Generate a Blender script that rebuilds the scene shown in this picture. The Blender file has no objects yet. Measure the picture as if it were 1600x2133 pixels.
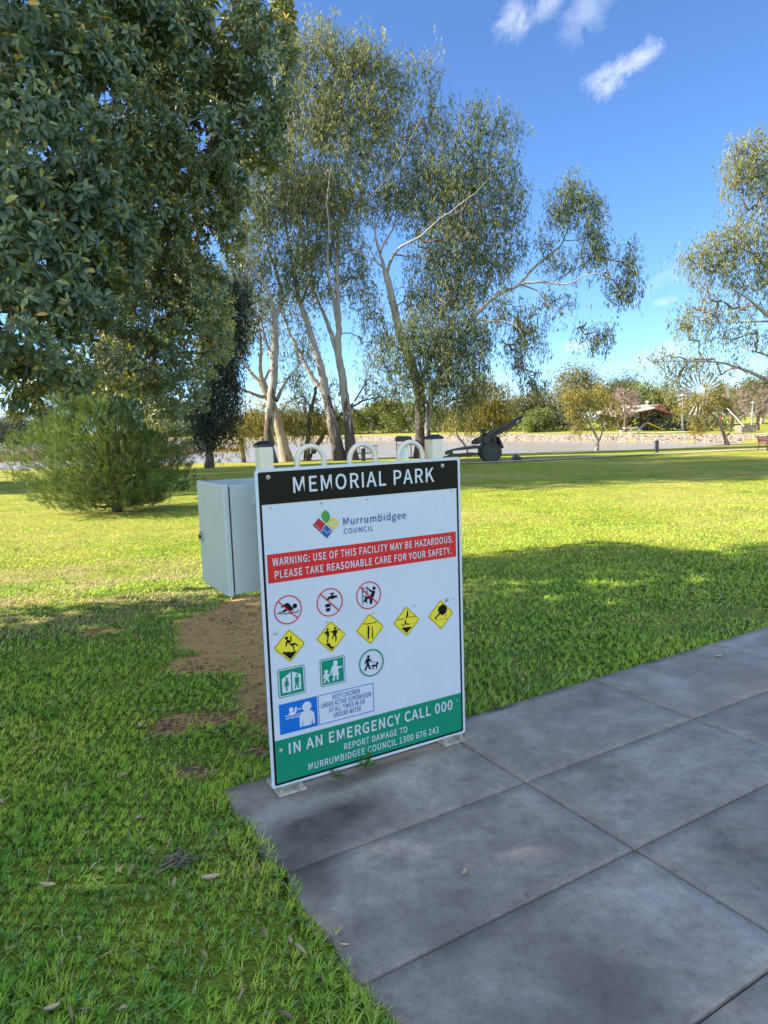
import bpy, bmesh, math, random
import numpy as np
from mathutils import Vector, Matrix, Euler

# ------------------------------------------------------------------ camera, sky, sun, exposure
SC = bpy.context.scene
COL = SC.collection
FPX, CAMH, PITCH, ROLL = 1452.1, 1.55, 0.12442, -0.03173      # focal length in 1600 px wide photo, eye height, tilt, roll
SUN_EL, SUN_AZ = math.radians(31), math.radians(184)          # azimuth of the direction TOWARDS the sun, measured from +X
W_PX, H_PX = 1600, 2133
_f = np.array([0, math.cos(PITCH), -math.sin(PITCH)]); _r0 = np.array([1.0, 0, 0]); _u0 = np.cross(_r0, _f)
_r = _r0*math.cos(ROLL) + _u0*math.sin(ROLL); _u = -_r0*math.sin(ROLL) + _u0*math.cos(ROLL)
EYE = np.array([0, 0, CAMH])

cd = bpy.data.cameras.new('camera'); cam = bpy.data.objects.new('camera', cd); COL.objects.link(cam)
cd.sensor_fit = 'HORIZONTAL'; cd.sensor_width = 36; cd.lens = FPX/W_PX*36; cd.clip_start = .05; cd.clip_end = 3000
m = Matrix.Identity(4)
for i in range(3):
    m[i][0] = _r[i]; m[i][1] = _u[i]; m[i][2] = -_f[i]; m[i][3] = EYE[i]
cam.matrix_world = m
SC.camera = cam
SC.view_settings.view_transform = 'Standard'; SC.view_settings.look = 'None'
SC.view_settings.exposure = 1.93; SC.view_settings.gamma = 1

sd = bpy.data.lights.new('sun', 'SUN'); sun = bpy.data.objects.new('sun', sd); COL.objects.link(sun)
sd.energy = 4.1; sd.angle = math.radians(.5); sd.color = (1, .90, .74)
SUND = Vector((math.cos(SUN_EL)*math.cos(SUN_AZ), math.cos(SUN_EL)*math.sin(SUN_AZ), math.sin(SUN_EL)))
sun.rotation_euler = SUND.to_track_quat('Z', 'Y').to_euler()

world = bpy.data.worlds.new('World'); SC.world = world; world.use_nodes = True
SC.cycles.max_bounces = 8; SC.cycles.transparent_max_bounces = 8
try:
    SC.cycles.use_denoising = True
    SC.cycles.sample_clamp_indirect = 6
except Exception: pass

def ray(px, py):
    return (px-W_PX/2)/FPX*_r - (py-H_PX/2)/FPX*_u + _f
def at(px, py, Y):
    """the point seen at photo position (px,py) that lies at distance Y along world +Y"""
    d = ray(px, py); return EYE + d*(Y/d[1])
def proj(P):
    d = np.asarray(P, float) - EYE
    z = d@_f
    return W_PX/2 + FPX*(d@_r)/z, H_PX/2 - FPX*(d@_u)/z, z

def build_world():
    nt = world.node_tree; N = nt.nodes; L = nt.links; N.clear()
    out = N.new('ShaderNodeOutputWorld'); bg = N.new('ShaderNodeBackground'); bg.inputs['Strength'].default_value = .078
    sky = N.new('ShaderNodeTexSky'); sky.sky_type = 'NISHITA'; sky.sun_disc = False
    sky.sun_elevation = SUN_EL; sky.sun_rotation = math.pi/2 - SUN_AZ
    sky.altitude = 0; sky.air_density = .75; sky.dust_density = .08; sky.ozone_density = 8.0
    tc = N.new('ShaderNodeTexCoord')
    noise = N.new('ShaderNodeTexNoise'); noise.inputs['Scale'].default_value = 24; noise.inputs['Detail'].default_value = 8
    noise.inputs['Roughness'].default_value = .62; noise.inputs['Distortion'].default_value = .6
    L.new(tc.outputs['Generated'], noise.inputs['Vector'])
    def mth(op, a, b=None):
        n = N.new('ShaderNodeMath'); n.operation = op
        for i, v in enumerate((a, b)):
            if v is None: continue
            if isinstance(v, (int, float)): n.inputs[i].default_value = v
            else: L.new(v, n.inputs[i])
        return n.outputs[0]
    total = None
    # wisps of cloud: photo position, half length, half width, slant, strength
    for (px, py, la, lb, ang, st) in ((1068, 26, 32, 24, 70, .75), (1092, 34, 26, 16, 60, .8), (1150, 6, 50, 16, 15, .6), (1225, 20, 44, 36, 60, .42), (1290, 150, 66, 20, 28, 1.0), (1250, 168, 34, 18, 30, .7),
                                      (1380, 578, 75, 22, 38, .34), (1385, 627, 22, 9, 5, .5), (1205, 716, 48, 18, 10, .8), (1362, 742, 55, 24, 10, .9), (1560, 20, 70, 30, 20, .0)):
        if st <= 0: continue
        c = ray(px, py); c = c/np.linalg.norm(c)
        a = math.radians(ang); ax = _r*math.cos(a) + _u*math.sin(a); bx = -_r*math.sin(a) + _u*math.cos(a)
        def dot(v, off, s):
            n = N.new('ShaderNodeVectorMath'); n.operation = 'DOT_PRODUCT'; L.new(tc.outputs['Generated'], n.inputs[0]); n.inputs[1].default_value = v
            return mth('MULTIPLY', mth('SUBTRACT', n.outputs['Value'], off), s)
        p = dot(ax, float(c@ax), FPX/la*1.05); q = dot(bx, float(c@bx), FPX/lb*1.05)
        rr = mth('SQRT', mth('ADD', mth('MULTIPLY', p, p), mth('MULTIPLY', q, q)))
        front = dot(c, .9, 10)
        fo = mth('SUBTRACT', 1.25, rr)
        nz = mth('MULTIPLY', mth('SUBTRACT', noise.outputs['Fac'], .53), 3.8)
        v = N.new('ShaderNodeClamp'); L.new(mth('MULTIPLY', mth('ADD', fo, nz), .75), v.inputs['Value'])
        fo2 = N.new('ShaderNodeClamp'); L.new(mth('MULTIPLY', mth('SUBTRACT', 1.7, rr), 1.2), fo2.inputs['Value'])
        fr = N.new('ShaderNodeClamp'); L.new(front, fr.inputs['Value'])
        k = mth('MULTIPLY', mth('MULTIPLY', mth('MULTIPLY', v.outputs[0], fo2.outputs[0]), fr.outputs[0]), st)
        total = k if total is None else mth('MAXIMUM', total, k)
    mix = N.new('ShaderNodeMix'); mix.data_type = 'RGBA'; mix.clamp_factor = True
    L.new(mth('MULTIPLY', total, .68), mix.inputs['Factor']); L.new(sky.outputs[0], mix.inputs['A'])
    mix.inputs['B'].default_value = (4.2, 4.4, 4.7, 1)
    # unseen broken cloud bank added behind the viewer to fill the shade with light
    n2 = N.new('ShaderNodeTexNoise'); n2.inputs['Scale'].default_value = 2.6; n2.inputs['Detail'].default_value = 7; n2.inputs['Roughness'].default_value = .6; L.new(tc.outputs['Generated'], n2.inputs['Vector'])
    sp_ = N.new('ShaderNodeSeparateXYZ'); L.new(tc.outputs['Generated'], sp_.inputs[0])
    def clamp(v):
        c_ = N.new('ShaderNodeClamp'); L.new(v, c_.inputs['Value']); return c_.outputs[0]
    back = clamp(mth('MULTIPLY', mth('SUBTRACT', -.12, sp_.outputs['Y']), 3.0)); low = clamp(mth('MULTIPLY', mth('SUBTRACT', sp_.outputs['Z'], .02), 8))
    fill_cloud = mth('MULTIPLY', mth('MULTIPLY', back, low), clamp(mth('MULTIPLY', mth('SUBTRACT', n2.outputs['Fac'], .40), 7)))
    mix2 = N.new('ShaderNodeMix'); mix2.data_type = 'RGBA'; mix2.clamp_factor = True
    L.new(fill_cloud, mix2.inputs['Factor']); L.new(mix.outputs['Result'], mix2.inputs['A']); mix2.inputs['B'].default_value = (6.2, 7.2, 8.8, 1)
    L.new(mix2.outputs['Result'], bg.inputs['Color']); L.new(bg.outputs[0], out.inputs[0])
build_world()

# ------------------------------------------------------------------ helpers
RNG = np.random.default_rng(7)
def tag(o, label=None, cat=None, group=None, kind=None):
    if label: o['label'] = label
    if cat: o['category'] = cat
    if group: o['group'] = group
    if kind: o['kind'] = kind
    return o
def thing(name, label, cat, loc, group=None):
    o = bpy.data.objects.new(name, None); COL.objects.link(o); o.location = Vector(loc); o.empty_display_size = .2
    return tag(o, label, cat, group)

def link_mesh(name, me, mats, parent=None, smooth=False):
    o = bpy.data.objects.new(name, me); COL.objects.link(o)
    for mm in (mats if isinstance(mats, (list, tuple)) else [mats]): me.materials.append(mm)
    if parent is not None: o.parent = parent
    if smooth: me.polygons.foreach_set('use_smooth', np.ones(len(me.polygons), bool))
    return o

def np_mesh(name, V, faces, mats, parent=None, attrs=None, smooth=False, midx=None):
    """V (n,3); faces: list of int arrays (k,m), one array per polygon size"""
    V = np.asarray(V, np.float32)
    if parent is not None: V = V - np.array(parent.location, np.float32)
    me = bpy.data.meshes.new(name)
    me.vertices.add(len(V)); me.vertices.foreach_set('co', V.ravel())
    faces = [np.asarray(f, np.int32) for f in faces if len(f)]
    loops = np.concatenate([f.ravel() for f in faces]); tot = np.concatenate([np.full(len(f), f.shape[1], np.int32) for f in faces])
    me.loops.add(len(loops)); me.loops.foreach_set('vertex_index', loops)
    me.polygons.add(len(tot)); st = np.zeros(len(tot), np.int32); st[1:] = np.cumsum(tot)[:-1]
    me.polygons.foreach_set('loop_start', st)
    try: me.polygons.foreach_set('loop_total', tot)
    except Exception: pass
    if midx is not None: me.polygons.foreach_set('material_index', np.asarray(midx, np.int32))
    for k, a in (attrs or {}).items():
        at_ = me.attributes.new(k, 'FLOAT', 'POINT'); at_.data.foreach_set('value', np.asarray(a, np.float32))
    me.update(calc_edges=True)
    return link_mesh(name, me, mats, parent, smooth)

class MB:
    """collects simple solids and builds them as one mesh"""
    def __init__(s): s.v = []; s.f = []; s.m = []; s.mi = 0
    def add(s, vs, fs):
        b = len(s.v); s.v += [tuple(map(float, p)) for p in vs]
        for f in fs: s.f.append([b+i for i in f]); s.m.append(s.mi)
        return s
    def box(s, c, size, rz=0, M=None):
        hx, hy, hz = [q/2 for q in size]
        P = [Vector((x, y, z)) for x in (-hx, hx) for y in (-hy, hy) for z in (-hz, hz)]
        R = Matrix.Rotation(rz, 3, 'Z') if M is None else M
        c = Vector(c); P = [R@p + c for p in P]
        return s.add(P, [(0, 1, 3, 2), (4, 6, 7, 5), (0, 4, 5, 1), (2, 3, 7, 6), (0, 2, 6, 4), (1, 5, 7, 3)])
    def tube(s, pts, rad, n=8, cap=True):
        pts = [np.asarray(p, float) for p in pts]
        if np.isscalar(rad): rad = [rad]*len(pts)
        k = len(pts); T = []
        for i in range(k):
            t = pts[min(i+1, k-1)] - pts[max(i-1, 0)]; T.append(t/(np.linalg.norm(t)+1e-9))
        ref = np.array([0, 0, 1.0]) if abs(T[0][2]) < .9 else np.array([1.0, 0, 0])
        u = np.cross(T[0], ref); u /= np.linalg.norm(u)
        vs = []
        for i in range(k):
            u = u - T[i]*(u@T[i]); u /= np.linalg.norm(u)+1e-9; w = np.cross(T[i], u)
            for j in range(n):
                a = 2*math.pi*j/n; vs.append(pts[i] + rad[i]*(u*math.cos(a) + w*math.sin(a)))
        fs = [(i*n+j, i*n+(j+1) % n, (i+1)*n+(j+1) % n, (i+1)*n+j) for i in range(k-1) for j in range(n)]
        if cap: fs += [tuple(range(n))[::-1], tuple((k-1)*n+j for j in range(n))]
        return s.add(vs, fs)
    def lathe(s, prof, c, axis='Z', n=24):
        """prof: (radius, height) pairs turned about an axis through c"""
        vs = []; c = np.asarray(c, float)
        for r_, h in prof:
            for j in range(n):
                a = 2*math.pi*j/n; x, y = r_*math.cos(a), r_*math.sin(a)
                vs.append(c + (np.array([x, y, h]) if axis == 'Z' else np.array([x, h, y]) if axis == 'Y' else np.array([h, x, y])))
        k = len(prof)
        fs = [(i*n+j, i*n+(j+1) % n, (i+1)*n+(j+1) % n, (i+1)*n+j) for i in range(k-1) for j in range(n)]
        fs += [tuple(range(n))[::-1], tuple((k-1)*n+j for j in range(n))]
        return s.add(vs, fs)
    def prism(s, poly, fn, d0, d1):
        """poly: 2-d outline; fn(u,v,d) -> point"""
        n = len(poly)
        vs = [fn(u, v, d0) for u, v in poly] + [fn(u, v, d1) for u, v in poly]
        fs = [tuple(range(n))[::-1], tuple(range(n, 2*n))] + [(i, (i+1) % n, n+(i+1) % n, n+i) for i in range(n)]
        return s.add(vs, fs)
    def build(s, name, mats, parent=None, smooth=False, bevel=0, local=False, seg=2):
        me = bpy.data.meshes.new(name)
        V = s.v
        if parent is not None and not local:
            o = parent.location; V = [(a-o.x, b-o.y, c-o.z) for a, b, c in V]
        me.from_pydata(V, [], s.f); me.update()
        me.polygons.foreach_set('material_index', s.m)
        bm = bmesh.new(); bm.from_mesh(me); bmesh.ops.recalc_face_normals(bm, faces=bm.faces); bm.to_mesh(me); bm.free()
        ob = link_mesh(name, me, mats, parent, smooth)
        if smooth:
            try: me.set_sharp_from_angle(angle=math.radians(42))
            except Exception: pass
        if bevel:
            b = ob.modifiers.new('bevel', 'BEVEL'); b.width = bevel; b.segments = seg; b.limit_method = 'ANGLE'; b.angle_limit = math.radians(35)
        return ob

def mat_new(name):
    m_ = bpy.data.materials.new(name); m_.use_nodes = True
    nt = m_.node_tree; b = nt.nodes.get('Principled BSDF'); return m_, nt, b
def N_(nt, kind, **kw):
    n = nt.nodes.new(kind)
    for k, v in kw.items():
        if k in n.inputs.keys(): n.inputs[k].default_value = v
        else: setattr(n, k, v)
    return n
def ramp(nt, fac, stops):
    r_ = nt.nodes.new('ShaderNodeValToRGB'); e = r_.color_ramp.elements
    while len(e) < len(stops): e.new(.5)
    for i, (p, c) in enumerate(stops): e[i].position = p; e[i].color = (*c, 1) if len(c) == 3 else c
    nt.links.new(fac, r_.inputs[0]); return r_.outputs[0]
def mixc(nt, f, a, b, mode='MIX'):
    n = nt.nodes.new('ShaderNodeMix'); n.data_type = 'RGBA'; n.blend_type = mode
    for key, v in (('Factor', f), ('A', a), ('B', b)):
        s_ = [i for i in n.inputs if i.name == key and (i.type == ('VALUE' if key == 'Factor' else 'RGBA'))][0]
        if isinstance(v, (int, float)): s_.default_value = v
        elif isinstance(v, tuple): s_.default_value = (*v, 1) if len(v) == 3 else v
        else: nt.links.new(v, s_)
    return [o for o in n.outputs if o.type == 'RGBA'][0]
def math_(nt, op, a, b=0.0, clamp=False):
    n = nt.nodes.new('ShaderNodeMath'); n.operation = op; n.use_clamp = clamp
    for i, v in enumerate((a, b)):
        if isinstance(v, (int, float)): n.inputs[i].default_value = v
        else: nt.links.new(v, n.inputs[i])
    return n.outputs[0]
def noise_(nt, vec, scale, detail=4, rough=.55, dist=0):
    n = nt.nodes.new('ShaderNodeTexNoise'); n.inputs['Scale'].default_value = scale; n.inputs['Detail'].default_value = detail
    n.inputs['Roughness'].default_value = rough; n.inputs['Distortion'].default_value = dist
    if vec is not None: nt.links.new(vec, n.inputs['Vector'])
    return n.outputs['Fac']
def wpos(nt, scale=None):
    g = nt.nodes.new('ShaderNodeNewGeometry').outputs['Position']
    if scale is None: return g
    mp = nt.nodes.new('ShaderNodeMapping'); mp.inputs['Scale'].default_value = scale; nt.links.new(g, mp.inputs['Vector']); return mp.outputs[0]
def bump_(nt, b, h, strength, dist=.02):
    n = nt.nodes.new('ShaderNodeBump'); n.inputs['Strength'].default_value = strength; n.inputs['Distance'].default_value = dist
    nt.links.new(h, n.inputs['Height']); nt.links.new(n.outputs[0], b.inputs['Normal'])

def plain(name, col, rough=.5, metal=0, var=.12, scale=6, spec=.5, bump=0):
    """paint or metal with a little dirt and unevenness"""
    m_, nt, b = mat_new(name)
    p = wpos(nt); n1 = noise_(nt, p, scale, 5); n2 = noise_(nt, p, scale*9, 3)
    d = tuple(c*(1-var*1.6) for c in col); l = tuple(min(1, c*(1+var)) for c in col)
    c1 = ramp(nt, n1, [(.3, d), (.7, l)])
    c2 = mixc(nt, math_(nt, 'MULTIPLY', n2, .25), c1, tuple(c*.75 for c in col))
    nt.links.new(c2, b.inputs['Base Color'])
    rr = ramp(nt, n1, [(.25, (min(1, rough*1.2),)*3), (.75, (rough*.85,)*3)]); nt.links.new(rr, b.inputs['Roughness'])
    b.inputs['Metallic'].default_value = metal; b.inputs['Specular IOR Level'].default_value = spec
    if bump: bump_(nt, b, n2, bump, .01)
    return m_

def leaf_mat(name, cols, trans=.4, rough=.5, tcol=None, spec=.35, up=0):
    """cols: list of (position, colour) along the per-leaf 'tint' attribute; light also passes through"""
    m_, nt, b = mat_new(name)
    a = N_(nt, 'ShaderNodeAttribute', attribute_name='tint')
    c = ramp(nt, a.outputs['Fac'], cols)
    nt.links.new(c, b.inputs['Base Color']); b.inputs['Roughness'].default_value = rough; b.inputs['Specular IOR Level'].default_value = spec
    tr = nt.nodes.new('ShaderNodeBsdfTranslucent')
    tc = mixc(nt, 1.0, c, tcol or (1.7, 1.6, .7), 'MULTIPLY'); nt.links.new(tc, tr.inputs['Color'])
    if up:                                       # soft, fuzzy turf: blades share a mostly upward shading direction
        g_ = nt.nodes.new('ShaderNodeNewGeometry'); va = nt.nodes.new('ShaderNodeVectorMath'); va.operation = 'SCALE'; va.inputs['Scale'].default_value = 1-up; nt.links.new(g_.outputs['Normal'], va.inputs[0])
        vb = nt.nodes.new('ShaderNodeVectorMath'); vb.operation = 'ADD'; nt.links.new(va.outputs[0], vb.inputs[0]); vb.inputs[1].default_value = (0, 0, up)
        vn = nt.nodes.new('ShaderNodeVectorMath'); vn.operation = 'NORMALIZE'; nt.links.new(vb.outputs[0], vn.inputs[0]); nt.links.new(vn.outputs[0], b.inputs['Normal']); nt.links.new(vn.outputs[0], tr.inputs['Normal'])
    mx = nt.nodes.new('ShaderNodeMixShader'); mx.inputs[0].default_value = trans
    nt.links.new(b.outputs[0], mx.inputs[1]); nt.links.new(tr.outputs[0], mx.inputs[2])
    nt.links.new(mx.outputs[0], nt.nodes['Material Output'].inputs['Surface'])
    return m_

def vnoise(x, y, seed=0):
    """smooth 2-d value noise in numpy"""
    r_ = np.random.default_rng(seed).random((256, 256))
    xi = np.floor(x).astype(int); yi = np.floor(y).astype(int); fx = x-xi; fy = y-yi
    fx = fx*fx*(3-2*fx); fy = fy*fy*(3-2*fy)
    g = lambda i, j: r_[i % 256, j % 256]
    return (g(xi, yi)*(1-fx)+g(xi+1, yi)*fx)*(1-fy) + (g(xi, yi+1)*(1-fx)+g(xi+1, yi+1)*fx)*fy
def fbm(x, y, seed=0, o=4):
    t = 0; a = .5; s_ = 0
    for k in range(o): t = t + a*vnoise(x*2**k, y*2**k, seed+k); s_ += a; a *= .5
    return t/s_
def unit(v): return v/(np.linalg.norm(v, axis=-1, keepdims=True)+1e-9)

# ------------------------------------------------------------------ the land
WATER = -1.1
FX = np.array([-260, -90, -40, -17, -2.4, 8, 16.7, 20.5, 25.8, 30, 33, 36]); FY = np.array([300, 215, 165, 137, 120, 107, 97, 86, 75, 67, 62.5, 58])
def far_shore(x): return np.interp(x, FX, FY)
def near_shore(x): return np.interp(x, [-300, -60, -14, 18, 24, 29, 33, 36], [62, 58, 55.5, 54.6, 56.5, 59.5, 62, 62.5]) + .35*np.sin(x*.7) + .2*np.sin(x*1.9)
def ground_z(x, y):
    x = np.asarray(x, float); y = np.asarray(y, float)
    z = -.02 - .0196*np.clip(y-6, 0, 49) + .006*np.sin(x*.8+y*.5) * np.clip((y-8)/10, 0, 1)
    n = near_shore(x); f = far_shore(x)
    inlake = np.minimum(y-n, f-y)
    z = np.where(inlake > -1.2, z - .35*np.clip((inlake+1.2)/2.0, 0, 1)**1.4 - .8*np.clip(inlake/3, 0, 1), z)
    d = y - f
    zf = np.interp(d, [0, 1.0, 2.2, 8, 30, 90, 400], [-1.45, -1.0, -.42, -.30, -.1, .5, 2])
    w = np.where((x < 36) & (d > -2.0) & (inlake > -5000), 1.0, 0.0)
    z = np.where((d > 0) & (x < 40), np.where(x > 33, np.interp(x, [33, 40], [0, 1])*(-.9 + .012*np.clip(d, 0, 60)) + (1-np.interp(x, [33, 40], [0, 1]))*zf, zf), z)
    z = np.where(x >= 40, -.9 + .012*np.clip(y-58, 0, 60) - .0196*0, z) if np.ndim(z) == 0 else np.where((x >= 40) & (y > 50), -.9 + .012*np.clip(y-58, 0, 60), z)
    return z
def gp(px, py, z0=None):
    """where the sight line through (px,py) meets the ground"""
    d = ray(px, py); t = np.linspace(1, 260, 26000); P = EYE + d*t[:, None]
    g = ground_z(P[:, 0], P[:, 1]); i = np.argmax(P[:, 2] <= g)
    return P[i]

# concrete path: grid directions
TH = .5351
GA = np.array([math.cos(TH), math.sin(TH)]); GN = np.array([-math.sin(TH), math.cos(TH)])
A0, NB = .825, 2.835
ALINES = [2.151, 1.576, 1.0, .425, -.15, -.73, -1.3, -1.9]; BLINES = [1.943, 3.087, 4.231, 5.375, 6.52, 7.66]
def slab_an(x, y): return x*GA[0]+y*GA[1], x*GN[0]+y*GN[1]
def in_slab(x, y, m_=0):
    a, n = slab_an(x, y)
    return (a > A0-m_) & (n < NB+m_)
# bare-earth patches: photo position and half sizes, turned into ground ellipses
_dirt = []
for (px, py, ax, ay) in ((480, 1330, .40, .62), (455, 1290, .36, .34), (535, 1256, .45, .40), (485, 1275, .40, .30), (545, 1440, .14, .42), (425, 1385, .25, .16), (345, 1512, .10, .10), (430, 1490, .20, .09), (530, 1555, .10, .08), (400, 1590, .10, .05),
                         (560, 1300, .4, .5), (600, 1380, .35, .55), (210, 1310, .22, .07), (590, 1480, .2, .3)):
    p = EYE + ray(px, py)*(-CAMH/ray(px, py)[2]); _dirt.append((p[0], p[1], ax, ay))
def dirt_mask(x, y):
    m_ = np.zeros_like(x)
    for cx, cy, ax, ay in _dirt:
        r_ = np.sqrt(((x-cx)/ax)**2 + ((y-cy)/ay)**2); m_ = np.maximum(m_, np.clip(1.5-r_*1.1, 0, 1))
    n = fbm(x*5, y*5, 11); 
    return np.clip((m_*1.15 + (n-.5)*1.3 - .40)*3.5, 0, 1)*(m_ > .02)

def straw_mask(x, y):
    """worn, straw-coloured turf left of the cabinet"""
    r_ = np.sqrt(((x+3.5)/2.6)**2 + ((y-7.0)/1.7)**2)
    return np.clip((1.35-r_)*1.3, 0, 1)*np.clip((fbm(x*1.6, y*2.6, 91)-.3)*3.2, 0, 1)

def ground_material():
    m_, nt, b = mat_new('lawn_ground')
    p = wpos(nt)
    n0 = noise_(nt, p, .22, 5, .6); n1 = noise_(nt, p, 1.5, 5, .6); n2 = noise_(nt, p, 11, 6, .7); n3 = noise_(nt, p, 70, 3, .7)
    base = ramp(nt, n1, [(.25, (.17, .23, .020)), (.5, (.285, .325, .030)), (.75, (.41, .395, .055))])
    n5 = noise_(nt, wpos(nt, (1, .35, 1)), 2.6, 6, .75); base = mixc(nt, .75, base, ramp(nt, n5, [(.3, (.62, .68, .6)), (.5, (1, 1, 1)), (.7, (1.25, 1.2, 1.2))]), 'MULTIPLY')
    thatch = ramp(nt, n2, [(.3, (.55, .52, .4)), (.55, (1, 1, 1)), (.8, (1.25, 1.2, 1.15))])
    c = mixc(nt, 1.0, base, thatch, 'MULTIPLY')
    dry = math_(nt, 'MULTIPLY', ramp(nt, n0, [(.44, (0, 0, 0)), (.66, (1, 1, 1))]), .7)
    c = mixc(nt, dry, c, (.44, .36, .11))
    fine = ramp(nt, n3, [(.2, (.5, .5, .45)), (.5, (1, 1, 1)), (.8, (1.4, 1.35, 1.2))])
    c = mixc(nt, .8, c, fine, 'MULTIPLY')
    as_ = N_(nt, 'ShaderNodeAttribute', attribute_name='straw')
    c = mixc(nt, math_(nt, 'MULTIPLY', as_.outputs['Fac'], .8), c, mixc(nt, n3, (.26, .20, .075), (.50, .41, .18)))
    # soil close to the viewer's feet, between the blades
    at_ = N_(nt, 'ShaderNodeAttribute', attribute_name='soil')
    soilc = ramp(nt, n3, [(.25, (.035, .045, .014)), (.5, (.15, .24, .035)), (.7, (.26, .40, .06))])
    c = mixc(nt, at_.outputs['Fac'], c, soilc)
    ad = N_(nt, 'ShaderNodeAttribute', attribute_name='dirt')
    ds = noise_(nt, p, 140, 4, .75); dd = noise_(nt, p, 5, 4, .6)
    dirtc = mixc(nt, math_(nt, 'MULTIPLY', dd, .6), ramp(nt, ds, [(.25, (.26, .135, .045)), (.5, (.68, .41, .15)), (.75, (.86, .58, .27))]), (.50, .27, .09))
    c = mixc(nt, ad.outputs['Fac'], c, dirtc)
    # sand and mud at the water's edge
    aw = N_(nt, 'ShaderNodeAttribute', attribute_name='shore')
    c = mixc(nt, aw.outputs['Fac'], c, (.20, .15, .09))
    nt.links.new(c, b.inputs['Base Color']); b.inputs['Roughness'].default_value = .95; b.inputs['Specular IOR Level'].default_value = .15
    h = math_(nt, 'ADD', math_(nt, 'MULTIPLY', n2, .7), math_(nt, 'MULTIPLY', n3, .6)); bump_(nt, b, h, .9, .05)
    return m_

def grid_axis(segs):
    out = []
    for a, b_, st in segs: out += list(np.arange(a, b_, st))
    return np.array(out + [segs[-1][1]])
def build_land():
    xs = grid_axis([(-900, -300, 100), (-300, -100, 20), (-100, -30, 4), (-30, -6, 1), (-6, 6, .07), (6, 30, 1), (30, 100, 4), (100, 300, 20), (300, 900, 100)])
    ys = grid_axis([(-200, -20, 30), (-20, 0, 2), (0, 9, .07), (9, 20, .5), (20, 50, 1.5), (50, 64, .5), (64, 140, 1.5), (140, 320, 6), (320, 1200, 80)])
    X, Y = np.meshgrid(xs, ys); Z = ground_z(X, Y)
    ins = in_slab(X, Y, -.02) & (Y < 30)
    a_, n_ = slab_an(X, Y)
    Z = np.where(ins, np.minimum(Z, -.11), Z)
    # small unevenness near the viewer
    Z = Z + np.where(ins | (Y > 20), 0, (fbm(X*1.3, Y*1.3, 5)-.5)*.035 + (fbm(X*6, Y*6, 9)-.5)*.02) - np.where((Y < 20) & ~ins, .005, 0)
    V = np.stack([X, Y, Z], -1).reshape(-1, 3); nx, ny = len(xs), len(ys)
    i = np.arange(nx*ny).reshape(ny, nx)
    F = np.stack([i[:-1, :-1], i[:-1, 1:], i[1:, 1:], i[1:, :-1]], -1).reshape(-1, 4)
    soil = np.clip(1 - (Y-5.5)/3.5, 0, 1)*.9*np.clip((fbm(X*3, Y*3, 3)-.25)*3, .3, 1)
    d = dirt_mask(X.ravel(), Y.ravel()); d = np.where(V[:, 1] < 12, d, 0)
    sh = np.clip((WATER+.12 - V[:, 2])*6+.4, 0, 1)*(V[:, 2] < WATER+.2)
    o = np_mesh('lawn', V, [F], ground_material(), attrs={'soil': (soil*(1-straw_mask(X, Y))).ravel(), 'straw': straw_mask(X.ravel(), Y.ravel()), 'dirt': d, 'shore': sh}, smooth=True)
    tag(o, kind='structure')
    # water
    m_, nt, b = mat_new('lake_water')
    b.inputs['Base Color'].default_value = (.30, .27, .21, 1); b.inputs['Roughness'].default_value = .22; b.inputs['IOR'].default_value = 1.33
    p = wpos(nt, (1, 2.2, 1)); h = math_(nt, 'ADD', noise_(nt, p, 1.6, 4, .6), math_(nt, 'MULTIPLY', noise_(nt, p, 6, 3), .4)); bump_(nt, b, h, 1.0, .16)
    xs = np.linspace(-320, 37, 120); nr = near_shore(xs)-1.6; fr = far_shore(xs)+1.2; fr = np.maximum(fr, nr+.1)
    V = np.concatenate([np.stack([xs, nr, np.full_like(xs, WATER)], -1), np.stack([xs, fr, np.full_like(xs, WATER)], -1)])
    k = len(xs); F = np.array([(j, j+1, k+j+1, k+j) for j in range(k-1)])
    tag(np_mesh('lake_water', V, [F], m_), kind='structure')
    # pale footpath along the shore, a sheet just above the lawn
    pts = [gp(955, 966), gp(1160, 957), gp(1280, 951), gp(1400, 945), gp(1500, 940), gp(1600, 935.5), gp(1750, 928)]
    P = np.array(pts); xs2 = np.linspace(P[0, 0], P[-1, 0]+10, 60); ym = np.interp(xs2, P[:, 0], P[:, 1])
    rows = []
    for off in (-.65, -.2, .2, .65):
        yy = ym+off; rows.append(np.stack([xs2, yy, ground_z(xs2, yy)+.035], -1))
    k = len(xs2); V = np.concatenate(rows); F = np.array([(r_*k+j, r_*k+j+1, (r_+1)*k+j+1, (r_+1)*k+j) for r_ in range(3) for j in range(k-1)])
    tag(np_mesh('lakeside_footpath', V, [F], plain('pale_path', (.42, .37, .28), .9, var=.15, scale=1.5)), kind='structure')
    # footpath on the far side
    xs3 = np.linspace(8, 60, 60); f3 = np.where(xs3 < 30, far_shore(xs3)+9, np.interp(xs3, [30, 60], [far_shore(30)+9, 74])); rows = []
    for off in (-.8, 0, .8):
        yy = f3+off; rows.append(np.stack([xs3, yy, ground_z(xs3, yy)+.05], -1))
    V = np.concatenate(rows); k = len(xs3); F = np.array([(r_*k+j, r_*k+j+1, (r_+1)*k+j+1, (r_+1)*k+j) for r_ in range(2) for j in range(k-1)])
    tag(np_mesh('far_footpath', V, [F], plain('far_path', (.5, .46, .36), .9, var=.1, scale=1)), kind='structure')
    # stone facing of the far bank: many separate stones
    n = 15000; xs4 = RNG.uniform(-60, 34.5, n*3); w = np.interp(xs4, [-60, -10, 10, 34], [.25, .5, 1, 1]); xs4 = xs4[RNG.random(len(xs4)) < w][:n]; n = len(xs4)
    off = RNG.uniform(-.1, 2.5, n); yy = far_shore(xs4)+off; zz = ground_z(xs4, yy)
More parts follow.
